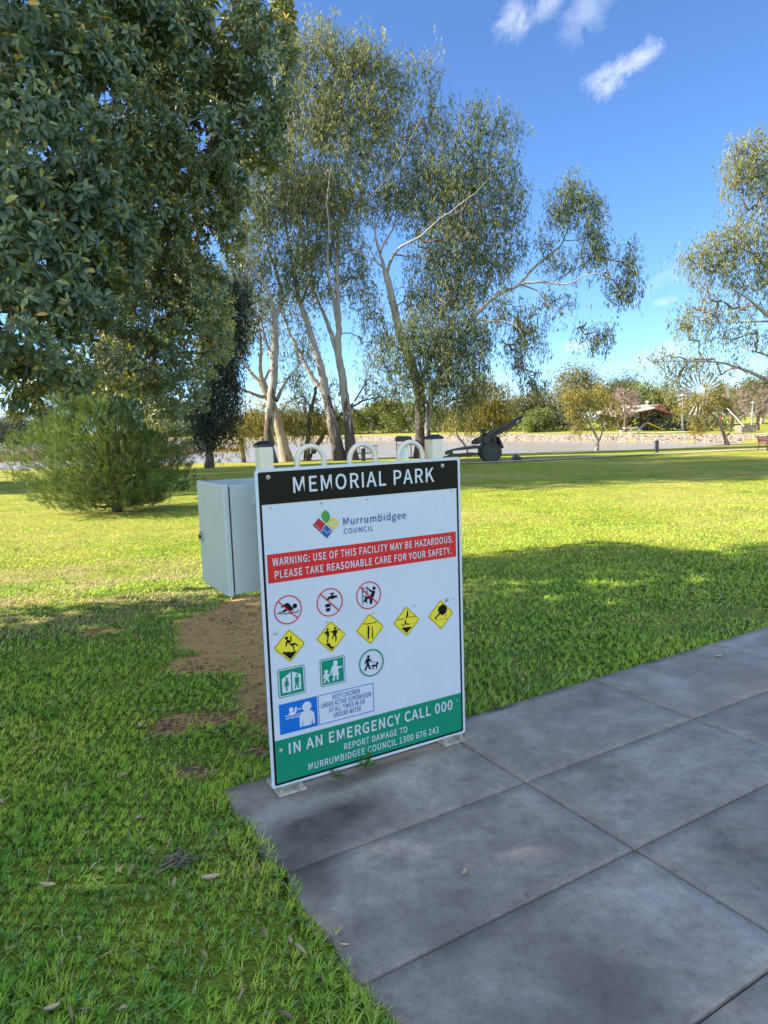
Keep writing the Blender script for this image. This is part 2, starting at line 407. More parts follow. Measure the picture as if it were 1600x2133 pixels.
    sz = RNG.uniform(.09, .21, n)*np.interp(xs4, [-60, 0, 34], [1.5, 1.2, 1])
    base = np.array([(1, 0, 0), (-1, 0, 0), (0, 1, 0), (0, -1, 0), (0, 0, 1), (0, 0, -1), (.62, .62, .5), (-.6, .66, .5), (.6, -.66, .55), (-.66, -.6, .5)]) 
    fc = np.array([(0, 6, 8), (6, 2, 7), (7, 1, 9), (9, 3, 8), (4, 6, 7), (4, 7, 9), (4, 9, 8), (4, 8, 6), (0, 2, 6), (2, 1, 7), (1, 3, 9), (3, 0, 8)])
    V = base[None]*sz[:, None, None]*RNG.uniform(.65, 1.25, (n, 10, 3))
    a = RNG.uniform(0, 6.28, n); ca, sa = np.cos(a)[:, None], np.sin(a)[:, None]
    V = np.stack([V[..., 0]*ca - V[..., 1]*sa, V[..., 0]*sa + V[..., 1]*ca, V[..., 2]*.75], -1) + np.stack([xs4, yy, zz], -1)[:, None]
    F = (fc[None] + (np.arange(n)*10)[:, None, None]).reshape(-1, 3)
    ms, nt, b = mat_new('bank_stone'); a_ = N_(nt, 'ShaderNodeAttribute', attribute_name='tint')
    nt.links.new(ramp(nt, a_.outputs['Fac'], [(0, (.16, .125, .10)), (.5, (.22, .18, .15)), (1, (.27, .23, .195))]), b.inputs['Base Color']); b.inputs['Roughness'].default_value = .9
    tag(np_mesh('stone_bank', V.reshape(-1, 3), [F], ms, attrs={'tint': np.repeat(RNG.random(n), 10)}), 'pale pinkish stones facing the far bank of the lake', 'stones', kind='stuff')

def concrete_material():
    m_, nt, b = mat_new('concrete'); p = wpos(nt)
    n1 = noise_(nt, p, 1.6, 8, .68, .5); n2 = noise_(nt, p, 7, 10, .80, .25); n3 = noise_(nt, p, 210, 2, .6); n4 = noise_(nt, p, 30, 8, .8)
    c = ramp(nt, n1, [(.28, (.172, .142, .116)), (.5, (.295, .258, .212)), (.72, (.45, .408, .35))])
    c = mixc(nt, 1.0, c, ramp(nt, n2, [(.22, (.42, .41, .44)), (.42, (.86, .85, .86)), (.55, (1.05, 1.05, 1.05)), (.8, (1.35, 1.36, 1.4))]), 'MULTIPLY')
    c = mixc(nt, .5, c, ramp(nt, n3, [(.25, (.5, .5, .5)), (.5, (1, 1, 1)), (.75, (1.45, 1.45, 1.42))]), 'MULTIPLY')
    c = mixc(nt, .5, c, ramp(nt, n4, [(.34, (.55, .53, .52)), (.5, (1, 1, 1)), (.62, (1.12, 1.12, 1.14))]), 'MULTIPLY')
    a_ = N_(nt, 'ShaderNodeAttribute', attribute_name='stain')
    sm = math_(nt, 'MULTIPLY', a_.outputs['Fac'], ramp(nt, n2, [(.3, (.5, .5, .5)), (.6, (1, 1, 1))]))
    c = mixc(nt, sm, c, (.022, .018, .015))
    a2 = N_(nt, 'ShaderNodeAttribute', attribute_name='rust')
    c = mixc(nt, math_(nt, 'MULTIPLY', a2.outputs['Fac'], n4), c, (.30, .19, .11))
    nt.links.new(c, b.inputs['Base Color'])
    nt.links.new(ramp(nt, n2, [(.3, (.5,)*3), (.7, (.8,)*3)]), b.inputs['Roughness']); b.inputs['Specular IOR Level'].default_value = .45
    bump_(nt, b, math_(nt, 'ADD', math_(nt, 'MULTIPLY', n3, .5), n4), .25, .004)
    return m_
def build_path():
    g = .0052
    nl = [NB] + ALINES + [-2.5]; bl = [A0] + BLINES + [9.0]
    VV, FF, ST, RU = [], [], [], []; base = 0
    for bi in range(len(bl)-1):
        for ni in range(len(nl)-1):
            a0, a1 = bl[bi]+(g if bi else 0), bl[bi+1]-g; n1, n0 = nl[ni]-(g if ni else 0), nl[ni+1]+g
            ka = max(2, int((a1-a0)/.05)); kn = max(2, int((n1-n0)/.05))
            e = .005
            aa = np.concatenate([[a0, a0+e], np.linspace(a0+e, a1-e, ka+1)[1:-1], [a1-e, a1]]); nn = np.concatenate([[n0, n0+e], np.linspace(n0+e, n1-e, kn+1)[1:-1], [n1-e, n1]])
            A, Nn = np.meshgrid(aa, nn)
            Z = np.zeros_like(A); Z[0, :] = Z[-1, :] = -.004; Z[:, 0] = Z[:, -1] = -.004
            wob = np.zeros_like(A)
            if bi == 0: wob[:, :1] = (fbm(Nn[:, :1]*6, A[:, :1]*6, 21)-.5)*.05
            wob2 = np.zeros_like(A)
            if ni == 0: wob2[-1:, :] = (fbm(A[-1:, :]*5, Nn[-1:, :]*5, 23)-.5)*.03
            A2, N2 = A+wob, Nn+wob2
            X = A2*GA[0]+N2*GN[0]; Y = A2*GA[1]+N2*GN[1]
            V = np.stack([X, Y, Z], -1).reshape(-1, 3); r_, c_ = A.shape
            idx = np.arange(r_*c_).reshape(r_, c_)
            F = np.stack([idx[:-1, :-1], idx[:-1, 1:], idx[1:, 1:], idx[1:, :-1]], -1).reshape(-1, 4)+base
            loop = np.concatenate([idx[0, :], idx[1:, -1], idx[-1, -2::-1], idx[-2:0:-1, 0]])
            low = V[loop].copy(); low[:, 2] = -.1
            k = len(loop); lo = np.arange(k)+r_*c_
            F2 = np.stack([loop, lo, np.roll(lo, -1), np.roll(loop, -1)], -1)+base
            V = np.concatenate([V, low]); VV.append(V); FF += [F, F2]; base += len(V)
            x, y = V[:, 0], V[:, 1]; a_, n_ = slab_an(x, y)
            def blob(px, py, ra, rn):
                q = ray(px, py); q = EYE+q*(-CAMH/q[2]); ca, cn = slab_an(q[0], q[1])
                return np.clip(1.25-np.sqrt(((a_-ca)/ra)**2+((n_-cn)/rn)**2), 0, 1)
            st = np.maximum.reduce([blob(690, 1705, .24, .11)*1.2, blob(640, 1740, .30, .15)*.95, blob(620, 1800, .16, .16)*.8, blob(1200, 2080, .5, .2)*.35, blob(900, 1960, .3, .2)*.3, blob(655, 1820, .10, .12)*.8, blob(760, 1930, .12, .08)*.6, blob(780, 1600, .35, .05)*.9, blob(740, 1620, .2, .05)])
            eg = np.clip(1-np.minimum.reduce([np.abs(n_-q) for q in nl])/.05, 0, 1)*.35
            eg = np.maximum(eg, np.clip(1-np.minimum.reduce([np.abs(a_-q) for q in bl])/.05, 0, 1)*.35)
            st = np.clip(st + (fbm(x*7, y*7, 31)-.5)*1.2*st + eg*fbm(x*9, y*9, 33), 0, .85)
            ST.append(st); RU.append(np.clip(np.maximum(blob(850, 1570, .45, .06), blob(1560, 1430, .5, .2)*.6), 0, 1))
    o = np_mesh('concrete_path', np.concatenate(VV), FF, concrete_material(), attrs={'stain': np.concatenate(ST), 'rust': np.concatenate(RU)})
    tag(o, kind='structure')
    # dark soil in the joints
    c = [A0+.02, 8.9]; nn = [-2.45, NB-.02]
    V = [(a*GA[0]+n*GN[0], a*GA[1]+n*GN[1], -.016) for a in c for n in nn]
    tag(np_mesh('path_joint_soil', V, [np.array([(0, 2, 3, 1)])], plain('joint_soil', (.035, .03, .022), .95, var=.4, scale=20)), kind='structure')
build_land(); build_path()
# ------------------------------------------------------------------ park notice, its steel rack and the cabinet
SO = np.array([-.5165, 2.8189, .0115]); SYAW, SLEAN, SW, SH = .5116, .0048, 1.0181, 1.3752
SX = np.array([math.cos(SYAW), math.sin(SYAW), 0]); SU = np.array([-math.sin(SYAW)*math.sin(SLEAN), math.cos(SYAW)*math.sin(SLEAN), math.cos(SLEAN)])
SN = np.cross(SX, SU)          # towards the viewer
def spt(u, v, d=0): return SO + SX*u + SU*v + SN*d
def sp(px, py, d=0):
    r_ = ray(px, py); o = SO + SN*d; t = ((o-EYE)@SN)/(r_@SN); q = EYE + r_*t - o
    return float(q@SX), float(q@SU)

M = {}
M['sign_white'] = plain('sign_white', (.57, .625, .69), .22, var=.03, scale=3)
M['sign_black'] = plain('sign_black', (.012, .011, .012), .14, var=.1, scale=3, spec=.16)
M['sign_red'] = plain('sign_red', (.62, .012, .018), .25, var=.05, scale=3)
M['sign_green'] = plain('sign_green', (.0, .235, .125), .25, var=.05, scale=3)
M['sign_yellow'] = plain('sign_yellow', (.78, .66, .035), .28, var=.05, scale=4)
M['sign_blue'] = plain('sign_blue', (.0, .14, .52), .28, var=.05, scale=3)
M['logo_green'] = plain('logo_green', (.06, .30, .05), .3, var=.1, scale=30)
M['logo_red'] = plain('logo_red', (.42, .01, .03), .3, var=.05)
M['logo_yellow'] = plain('logo_yellow', (.75, .55, .06), .3, var=.05)
M['logo_blue'] = plain('logo_blue', (.0, .085, .33), .3, var=.05)
M['cream'] = plain('cream_paint', (.72, .66, .52), .35, var=.05, scale=8)
M['cap_black'] = plain('black_cap', (.012, .013, .016), .32, var=.1, scale=8)
M['galv'] = plain('galvanised_steel', (.42, .42, .40), .45, metal=.7, var=.15, scale=30)
M['bolt'] = plain('painted_bolt', (.52, .48, .38), .45, metal=.3, var=.25, scale=60)
M['baseplate'] = plain('weathered_base_plate', (.40, .36, .28), .7, var=.3, scale=18, bump=.3)
M['grey_paint'] = plain('cabinet_grey', (.50, .57, .56), .38, var=.04, scale=4)
M['rubber'] = plain('rubber', (.015, .015, .015), .8)
M['chrome'] = plain('chrome', (.5, .5, .5), .25, metal=1, var=.1)

ALLM = ['sign_white', 'sign_black', 'sign_red', 'sign_green', 'sign_yellow', 'sign_blue', 'logo_green', 'logo_red', 'logo_yellow', 'logo_blue']
class Flat:
    """printed artwork: flat outlines laid on the panel in layers"""
    def __init__(s): s.b = MB(); s.used = []
    def c(s, col):
        if col not in s.used: s.used.append(col)
        s.b.mi = s.used.index(col); return s
    def poly(s, uv, col, d):
        s.c(col); s.b.add([spt(u, v, d) for u, v in uv], [tuple(range(len(uv)))]); return s
    def ring(s, uo, ui, col, d):
        s.c(col); n = len(uo); s.b.add([spt(u, v, d) for u, v in uo] + [spt(u, v, d) for u, v in ui], [(i, (i+1) % n, n+(i+1) % n, n+i) for i in range(n)]); return s
    def line(s, pts, w, col, d):
        pts = np.array(pts); s.c(col)
        t = np.gradient(pts, axis=0); t /= np.linalg.norm(t, axis=1, keepdims=True)+1e-9; nrm = np.stack([-t[:, 1], t[:, 0]], 1)*w/2
        a, b_ = pts+nrm, pts-nrm; n = len(pts)
        s.b.add([spt(u, v, d) for u, v in np.concatenate([a, b_])], [(i, i+1, n+i+1, n+i) for i in range(n-1)]); return s
    def build(s, name, parent):
        me_ = s.b.build(name, [M[k] for k in s.used], parent)
        return me_
def circ(c, r_, n=40): return [(c[0]+r_*math.cos(2*math.pi*i/n), c[1]+r_*math.sin(2*math.pi*i/n)) for i in range(n)]
def rrect(u0, v0, u1, v1, r_, n=6):
    out = []
    for cx, cy, a0 in ((u1-r_, v1-r_, 0), (u0+r_, v1-r_, 90), (u0+r_, v0+r_, 180), (u1-r_, v0+r_, 270)):
        for i in range(n+1):
            a = math.radians(a0+90*i/n); out.append((cx+r_*math.cos(a), cy+r_*math.sin(a)))
    return out
def Q(x, y): return sp(520+.3*x, 1180+.3*y)
def QS(pts): return [Q(x, y) for x, y in pts]

def sign_font():
    import os
    try: return bpy.data.fonts.load(os.path.join(bpy.utils.system_resource('DATAFILES', path='fonts'), 'Noto Sans CJK Regular.woff2'))
    except Exception: return None
FONT = sign_font()
def text_mesh(body, bold):
    cu = bpy.data.curves.new('t', 'FONT'); cu.body = body; cu.size = 1
    cu.font = FONT or cu.font
    cu.offset = bold; cu.resolution_u = 4; cu.space_character = 1.06
    o = bpy.data.objects.new('t', cu); COL.objects.link(o)
    dg = bpy.context.evaluated_depsgraph_get(); dg.update(); me = bpy.data.meshes.new_from_object(o.evaluated_get(dg))
    bpy.data.objects.remove(o); bpy.data.curves.remove(cu); return me
_cap = {}
def lettering(parent, body, bl, br, caps, col, bold=.005, d=.0028, name='lettering', nodot=False):
    """bl, br: photo position of the ends of the baseline; caps: photo heights of a capital at each end"""
    if bold not in _cap:
        h = text_mesh('H', bold); y = [v.co.y for v in h.vertices]; _cap[bold] = (min(y), max(y))
    me = text_mesh(body, bold)
    if nodot:                                   # the emblem's i carries green dots instead of its own
        bm = bmesh.new(); bm.from_mesh(me); lim = _cap[bold][0] + .80*(_cap[bold][1]-_cap[bold][0]); seen = set(); kill = []
        for v0_ in bm.verts:
            if v0_ in seen: continue
            st, isl = [v0_], []; seen.add(v0_)
            while st:
                q = st.pop(); isl.append(q)
                for e in q.link_edges:
                    w_ = e.other_vert(q)
                    if w_ not in seen: seen.add(w_); st.append(w_)
            if min(q.co.y for q in isl) > lim: kill += isl
        bmesh.ops.delete(bm, geom=kill, context='VERTS'); bm.to_mesh(me); bm.free()
    V = np.array([v.co[:] for v in me.vertices])
    u0, v0 = sp(*bl); u1, v1 = sp(*br)
    hl = sp(bl[0], bl[1]-caps[0])[1]-v0; hr = sp(br[0], br[1]-caps[1])[1]-v1
    h = (hl+hr)/2; vb = (v0+v1)/2; x0, x1 = V[:, 0].min(), V[:, 0].max(); lo, hi = _cap[bold]
    for v, c in zip(me.vertices, V):
        p = spt(u0+(c[0]-x0)/(x1-x0)*(u1-u0), vb+(c[1]-lo)/(hi-lo)*h, d+c[2]*.0008) - np.array(parent.location); v.co = p
    me.update()
    return link_mesh(name, me, M[col], parent)

def build_sign():
    t = thing('park_sign', 'large white notice board headed MEMORIAL PARK with black header and green footer', 'sign', spt(SW/2, 0, -.002))
    b = MB(); b.prism(rrect(0, 0, SW, SH, .016), spt, 0, -.004); b.build('panel', M['sign_white'], t)
    f = Flat(); e, w = .013, .010
    f.ring(rrect(e, e, SW-e, SH-e, .010), rrect(e+w, e+w, SW-e-w, SH-e-w, .004), 'sign_black', .0008); f.build('border', t)
    i = e+w*.6
    vh = (sp(542, 1053)[1]+sp(954.6, 1016)[1])/2; vg = (sp(568.7, 1548.7)[1]+sp(963.5, 1439)[1])/2
    f = Flat(); f.poly([(i, vh), (SW-i, vh), (SW-i, SH-i), (i, SH-i)], 'sign_black', .0016); f.build('header_band', t)
    f = Flat(); f.poly([(e+w, e+w), (SW-e-w, e+w), (SW-e-w, vg), (e+w, vg)], 'sign_green', .0016); f.build('emergency_band', t)
    q = [sp(*p) for p in ((556, 1157), (949, 1106), (950, 1157.5), (559, 1217.5))]
    vt, vb = (q[0][1]+q[1][1])/2, (q[2][1]+q[3][1])/2; ul, ur = (q[0][0]+q[3][0])/2, (q[1][0]+q[2][0])/2
    f = Flat(); f.poly([(ul, vb), (ur, vb), (ur, vt), (ul, vt)], 'sign_red', .0016); f.build('warning_band', t)
    L = lambda *a, **k: lettering(t, *a, **k)
    L('MEMORIAL PARK', (611, 1027.5), (904, 1002.5), (33.5, 29), 'sign_white', .0045)
    L('WARNING: USE OF THIS FACILITY MAY BE HAZARDOUS.', (567.5, 1181), (943, 1128), (16.5, 13.5), 'sign_white', .0065)
    L('PLEASE TAKE REASONABLE CARE FOR YOUR SAFETY.', (572.5, 1206.5), (940, 1152), (16.5, 13.3), 'sign_white', .0065)
    L('Murrumbidgee', (715, 1093.7), (845.3, 1079.6), (15.3, 14), 'logo_blue', .003, nodot=True)
    L('COUNCIL', (716, 1112), (777.5, 1105), (11, 10.4), 'logo_blue', .001)
    L('IN AN EMERGENCY CALL 000', (602, 1573), (942, 1475), (23, 21), 'sign_white', .007)
    L('REPORT DAMAGE TO', (716.7, 1562.6), (848, 1524), (13.4, 12.4), 'sign_white', .0042)
    L('MURRUMBIDGEE COUNCIL 1300 676 243', (642.7, 1607), (913, 1523), (15, 12), 'sign_white', .0042)
    L('KEEP CHILDREN', (693, 1457), (749, 1443), (9.8, 9.8), 'logo_blue', .002)
    L('UNDER ACTIVE SUPERVISION', (669.7, 1475.7), (772, 1449.7), (9.8, 9.8), 'logo_blue', .002)
    L('AT ALL TIMES IN OR', (685.5, 1484), (759.5, 1465.5), (9.8, 9.8), 'logo_blue', .002)
    L('AROUND WATER', (695, 1494), (751.6, 1480.4), (9.8, 9.8), 'logo_blue', .002)
    # council emblem
    G = lambda x, y: sp(640+.1375*x, 1050+.1375*y)
    f = Flat(); d = .0018
    f.poly([G(*p) for p in ((273, 85), (305, 112), (330, 142), (343, 175), (342, 218), (325, 250), (285, 290), (245, 252), (215, 205), (211, 165), (228, 128))], 'logo_green', d)
    f.poly([G(*p) for p in ((170, 213), (273, 302), (190, 417), (83, 322))], 'logo_red', d)
    f.poly([G(*p) for p in ((385, 193), (485, 280), (393, 393), (300, 293))], 'logo_yellow', d)
    f.poly([G(*p) for p in ((285, 313), (383, 410), (297, 518), (195, 425))], 'logo_blue', d)
    for p in ((130, 322), (155, 346), (180, 367)): f.poly(circ(G(*p), .0021, 12), 'sign_white', d+.001)
    for p in (((432, 240), (338, 284), (344, 300)), ((446, 254), (362, 310), (372, 322)), ((458, 268), (388, 336), (402, 346))): f.poly([G(*x) for x in p], 'sign_white', d+.001)
    f.line([G(*p) for p in ((215, 408), (240, 398), (262, 383), (274, 410), (287, 442), (318, 420), (345, 396), (353, 412), (352, 440))], .0024, 'sign_white', d+.001)
    for p in ((1128, 148), (1163, 146), (1200, 143)): f.poly(circ(G(*p), .0026, 12), 'logo_green', d)
    f.build('council_emblem', t)
    # symbols
    d0, d1, d2 = .0016, .0024, .0032
    def circle_sign(name, c, R, col, thick, slash, glyph):
        f = Flat(); cu = Q(*c); r_ = (Q(c[0], c[1]-R)[1]-Q(c[0], c[1]+R)[1])/2
        glyph(f)
        f.ring(circ(cu, r_), circ(cu, r_*(1-thick)), col, d1)
        if slash: f.line([(cu[0]-r_*.66, cu[1]+r_*.66), (cu[0]+r_*.66, cu[1]-r_*.66)], r_*thick*1.05, col, d2)
        f.build(name, t)
    K = 'sign_black'
    def wavy(f, pts, w, col=K, d=d1): f.line(QS(pts), w, col, d)
    def g1(f):
        f.poly(circ(Q(313, 273), .0105, 20), K, d1)
        f.poly(QS([(192, 332), (205, 318), (236, 303), (258, 286), (240, 281), (222, 285), (216, 276), (240, 262), (262, 250), (276, 260), (306, 298), (284, 308), (262, 304), (240, 316), (215, 318)]), K, d1)
        wavy(f, [(192, 331), (206, 323), (222, 330), (238, 321), (254, 331), (270, 320), (287, 326), (303, 314), (320, 318), (343, 304)], .0036)
    circle_sign('no_swimming_symbol', (266, 300), 101, 'sign_red', .075, True, g1)
    def g2(f):
        f.poly(QS([(552, 187), (568, 182), (585, 180), (588, 187), (576, 191), (579, 201), (606, 199), (606, 212), (586, 219), (574, 226), (556, 222), (548, 230), (546, 238), (534, 241), (535, 226), (546, 210), (563, 203), (566, 191)]), K, d1)
        f.poly(QS([(524, 263), (562, 256), (559, 279), (527, 285)]), K, d1); f.poly(QS([(528, 292), (560, 286), (556, 309), (532, 313)]), K, d1)
    circle_sign('no_drinking_symbol', (556, 248), 98, 'sign_red', .075, True, g2)
    def g3(f):
        for a, b_ in (((783, 143), (785, 265)), ((815, 137), (812, 258)), ((783, 152), (815, 147)), ((783, 178), (815, 173)), ((784, 208), (814, 203)), ((785, 240), (813, 235))): f.line([Q(*a), Q(*b_)], .0030, K, d1)
        f.poly(circ(Q(863, 150), .0082, 20), K, d1)
        f.poly(QS([(815, 143), (845, 165), (872, 170), (866, 192), (857, 215), (850, 240), (848, 262), (834, 260), (833, 222), (812, 226), (810, 246), (795, 247), (798, 214), (834, 204), (848, 182), (828, 168)]), K, d1)
    circle_sign('no_climbing_symbol', (826, 199), 96, 'sign_red', .075, True, g3)
    def gd(f):
        f.poly(circ(Q(823, 625), .0070, 20), K, d1)
        f.poly(QS([(814, 637), (831, 636), (849, 657), (844, 663), (827, 652), (827, 674), (834, 690), (843, 710), (834, 717), (818, 690), (806, 725), (795, 722), (811, 684), (812, 660), (803, 678), (797, 674), (805, 650)]), K, d1)
        f.poly(QS([(846, 683), (876, 679), (886, 656), (896, 670), (886, 677), (884, 708), (877, 708), (876, 691), (860, 693), (860, 713), (854, 713), (852, 694)]), K, d1)
        f.line([Q(848, 661), Q(884, 668)], .0016, K, d1)
    circle_sign('dogs_on_leash_symbol', (845, 668), 95, 'sign_green', .10, False, gd)
    def diamond(name, c, R, glyph):
        f = Flat(); cu = Q(*c); r_ = (Q(c[0], c[1]-R)[1]-Q(c[0], c[1]+R)[1])/2
        def dm(k, rad):
            s_ = r_*k/math.sqrt(2); o = []
            for x, y in rrect(-s_, -s_, s_, s_, rad): o.append((cu[0]+(x-y)/math.sqrt(2), cu[1]+(x+y)/math.sqrt(2)))
            return o
        f.poly(dm(1.04, .008), 'sign_yellow', d0); f.ring(dm(.985, .008), dm(.945, .007), K, d1); glyph(f); f.build(name, t)
    def h1(f):
        f.poly(circ(Q(255, 497), .0075, 20), K, d1)
        f.poly(QS([(249, 558), (248, 530), (258, 508), (270, 508), (281, 516), (282, 480), (288, 478), (291, 514), (279, 532), (268, 534), (262, 526), (255, 557)]), K, d1)
        f.poly(QS([(270, 540), (292, 532), (316, 530), (338, 547), (333, 552), (312, 541), (305, 546), (313, 583), (306, 585), (297, 553), (280, 546)]), K, d1)
        f.poly(QS([(224, 598), (240, 590), (252, 595), (268, 590), (285, 594), (305, 588), (327, 586), (283, 644)]), K, d1)
    diamond('slippery_bank_symbol', (277, 549), 113, h1)
    def h2(f):
        f.poly(circ(Q(540, 437), .0055, 16), K, d1); f.poly(circ(Q(592, 428), .0055, 16), K, d1)
        f.poly(QS([(527, 449), (547, 446), (552, 470), (546, 500), (543, 530), (535, 528), (538, 495), (534, 470), (524, 474), (521, 470)]), K, d1)
        f.poly(QS([(579, 441), (606, 436), (608, 462), (598, 466), (604, 490), (600, 521), (594, 520), (594, 490), (586, 478), (574, 507), (569, 503), (580, 468), (582, 456), (572, 466), (569, 460)]), K, d1)
        wavy(f, [(510, 462), (517, 456), (524, 461)], .0028); wavy(f, [(552, 455), (560, 449), (567, 455), (575, 448)], .0028); wavy(f, [(606, 441), (613, 436), (620, 440)], .0028)
        f.poly(QS([(524, 537), (554, 530), (568, 556), (589, 553), (570, 579)]), K, d1)
    diamond('deep_water_symbol', (565, 487), 109, h2)
    def h3(f):
        wavy(f, [(790, 401), (802, 395), (813, 401), (826, 393), (838, 398), (850, 389), (862, 393), (880, 381)], .0036)
        f.poly(QS([(818, 412), (830, 411), (829, 503), (818, 503)]), K, d1); f.poly(QS([(848, 417), (853, 417), (856, 497), (848, 497)]), K, d1)
        for a, b_ in (((829, 440), (836, 433)), ((818, 460), (812, 454)), ((855, 470), (861, 462))): f.line([Q(*a), Q(*b_)], .0016, K, d1)
    diamond('submerged_logs_symbol', (835, 432), 106, h3)
    def h4(f):
        f.poly(QS([(1094, 299), (1100, 318), (1101, 338), (1093, 356), (1083, 360), (1089, 330)]), K, d1)
        f.poly(QS([(1078, 370), (1086, 369), (1083, 392), (1112, 397), (1110, 402), (1080, 404), (1074, 396)]), K, d1); f.poly(circ(Q(1068, 407), .0042, 14), K, d1)
        wavy(f, [(1025, 371), (1038, 364), (1050, 368), (1062, 361), (1076, 362)], .0028); wavy(f, [(1099, 354), (1112, 348), (1124, 352), (1137, 344), (1150, 347)], .0028)
        f.poly(QS([(1052, 426), (1126, 415), (1090, 462)]), K, d1)
        for a, b_ in (((1045, 405), (1060, 414)), ((1115, 404), (1122, 393)), ((1056, 398), (1064, 404))): f.line([Q(*a), Q(*b_)], .0014, K, d1)
    diamond('shallow_diving_symbol', (1088, 380), 103, h4)
    def h5(f):
        for x, y, r_ in ((1337, 300, .019), (1322, 290, .011), (1352, 286, .011), (1338, 276, .011), (1326, 314, .011), (1352, 312, .011), (1338, 322, .011), (1358, 298, .010), (1316, 302, .009)): f.poly(circ(Q(x, y), r_, 20), K, d1 + x*1e-7)
        f.poly(QS([(1318, 318), (1328, 325), (1296, 355), (1302, 366), (1293, 362), (1281, 365), (1286, 354)]), K, d1)
        f.line([Q(1280, 374), Q(1375, 358)], .0014, K, d1); f.line([Q(1358, 335), Q(1360, 352)], .0024, K, d1); f.line([Q(1353, 344), Q(1365, 340)], .0016, K, d1)
    diamond('falling_branch_symbol', (1327, 333), 101, h5)
    def square(name, quad, glyph):
        q = QS(quad); u0 = (q[0][0]+q[3][0])/2; u1 = (q[1][0]+q[2][0])/2; v1 = (q[0][1]+q[1][1])/2; v0 = (q[2][1]+q[3][1])/2
        f = Flat(); f.poly(rrect(u0, v0, u1, v1, .009), 'sign_green', d0)
        e = .0035; f.ring(rrect(u0+e, v0+e, u1-e, v1-e, .007), rrect(u0+2.1*e, v0+2.1*e, u1-2.1*e, v1-2.1*e, .005), 'sign_white', d1); glyph(f); f.build(name, t)
    def k1(f):
        f.poly(QS([(222, 782), (283, 732), (288, 868), (228, 880)]), 'sign_white', d1); f.poly(QS([(292, 728), (353, 745), (357, 848), (298, 862)]), 'sign_white', d1)
        f.poly(circ(Q(255, 778), .0055, 16), 'sign_green', d2); f.poly(QS([(238, 828), (247, 790), (264, 787), (275, 822), (262, 828), (262, 860), (251, 862), (250, 832)]), 'sign_green', d2)
        f.poly(circ(Q(327, 752), .0055, 16), 'sign_green', d2); f.poly(QS([(310, 800), (314, 768), (340, 763), (345, 794), (338, 798), (343, 840), (334, 842), (327, 812), (321, 846), (312, 848), (316, 800)]), 'sign_green', d2)
    square('toilets_symbol', [(192, 715), (382, 680), (387, 880), (200, 912)], k1)
    def k2(f):
        W = 'sign_white'
        f.poly(circ(Q(594, 668), .0112, 20), W, d1)
        f.poly(QS([(584, 684), (606, 682), (618, 695), (642, 688), (645, 696), (618, 706), (612, 716), (620, 748), (612, 757), (618, 780), (606, 790), (602, 756), (592, 757), (590, 788), (578, 796), (575, 786), (582, 758), (570, 752), (578, 716), (562, 748), (556, 742), (568, 706), (572, 690)]), W, d1)
        f.poly(circ(Q(530, 730), .0090, 20), W, d1)
        f.poly(QS([(520, 745), (540, 743), (550, 751), (561, 741), (565, 748), (549, 762), (545, 775), (555, 800), (546, 806), (532, 782), (522, 810), (512, 809), (520, 780), (518, 765), (511, 782), (507, 776), (513, 754)]), W, d1)
    square('playground_symbol', [(485, 648), (660, 614), (664, 802), (493, 838)], k2)
    # supervision panel
    q = [sp(*p) for p in ((581, 1468.6), (659.8, 1449.5), (662, 1510), (583.6, 1532.4))]
    u0, u1, v1, v0 = (q[0][0]+q[3][0])/2, (q[1][0]+q[2][0])/2, (q[0][1]+q[1][1])/2, (q[2][1]+q[3][1])/2
    f = Flat(); f.poly([(u0, v0), (u1, v0), (u1, v1), (u0, v1)], 'sign_blue', d0); W = 'sign_white'
    f.poly(circ(Q(288, 993), .0105, 20), W, d1); f.poly(QS([(268, 1022), (284, 1009), (310, 1005), (315, 975), (327, 973), (325, 1006), (310, 1023), (280, 1032)]), W, d1)
    for dy in (0, 17): wavy(f, [(248, 1038+dy), (262, 1040+dy), (280, 1030+dy), (296, 1034+dy), (314, 1024+dy), (330, 1026+dy), (346, 1016+dy)], .0042, W)
    f.poly(QS([(330, 990), (343, 979), (343, 998)]), W, d1)
    for x in (346, 354, 362): f.line([Q(x, 988-(x-346)*.25), Q(x+5, 987-(x-346)*.25)], .006, W, d1)
    f.poly(circ(Q(396, 970), .0215, 28), W, d1)
    f.poly(QS([(348, 1115), (346, 1040), (356, 1012), (382, 1001), (424, 996), (446, 1012), (453, 1085), (438, 1089), (432, 1040), (428, 1095), (371, 1110), (367, 1050), (364, 1112)]), W, d1)
    ub = sp(780, 1450)[0]-.004; ua = u1+.005
    f.ring([(ua, v0), (ub, v0), (ub, v1), (ua, v1)], [(ua+.003, v0+.003), (ub-.003, v0+.003), (ub-.003, v1-.003), (ua+.003, v1-.003)], 'sign_blue', d0)
    f.build('supervision_panel', t)
    # fixings
    for px, py in ((558, 994), (921, 970), (573, 1318), (585, 1563), (933, 1470), (930, 1249)):
        u, v = sp(px, py); b = MB(); c = spt(u, v, .004)
        b.tube([spt(u, v, .001), spt(u, v, .003)], [.0095, .0095], 14); b.tube([spt(u, v, .003), spt(u, v, .0065), spt(u, v, .0085)], [.0068, .0066, .003], 10)
        b.build('bolt', M['bolt'], t, smooth=True)
    for px, py in ((764, 1040), (563, 1058), (940, 1023), (680, 1296), (777, 1276), (863, 1261), (945, 1246), (668, 1048), (873, 1479), (694, 1533), (776, 1508), (952, 1459)):
        u, v = sp(px, py); b = MB(); b.tube([spt(u, v, .0015), spt(u, v, .0042)], [.0042, .0036], 10); b.build('rivet', M['galv' if py < 1100 else 'bolt'], t)
build_sign()

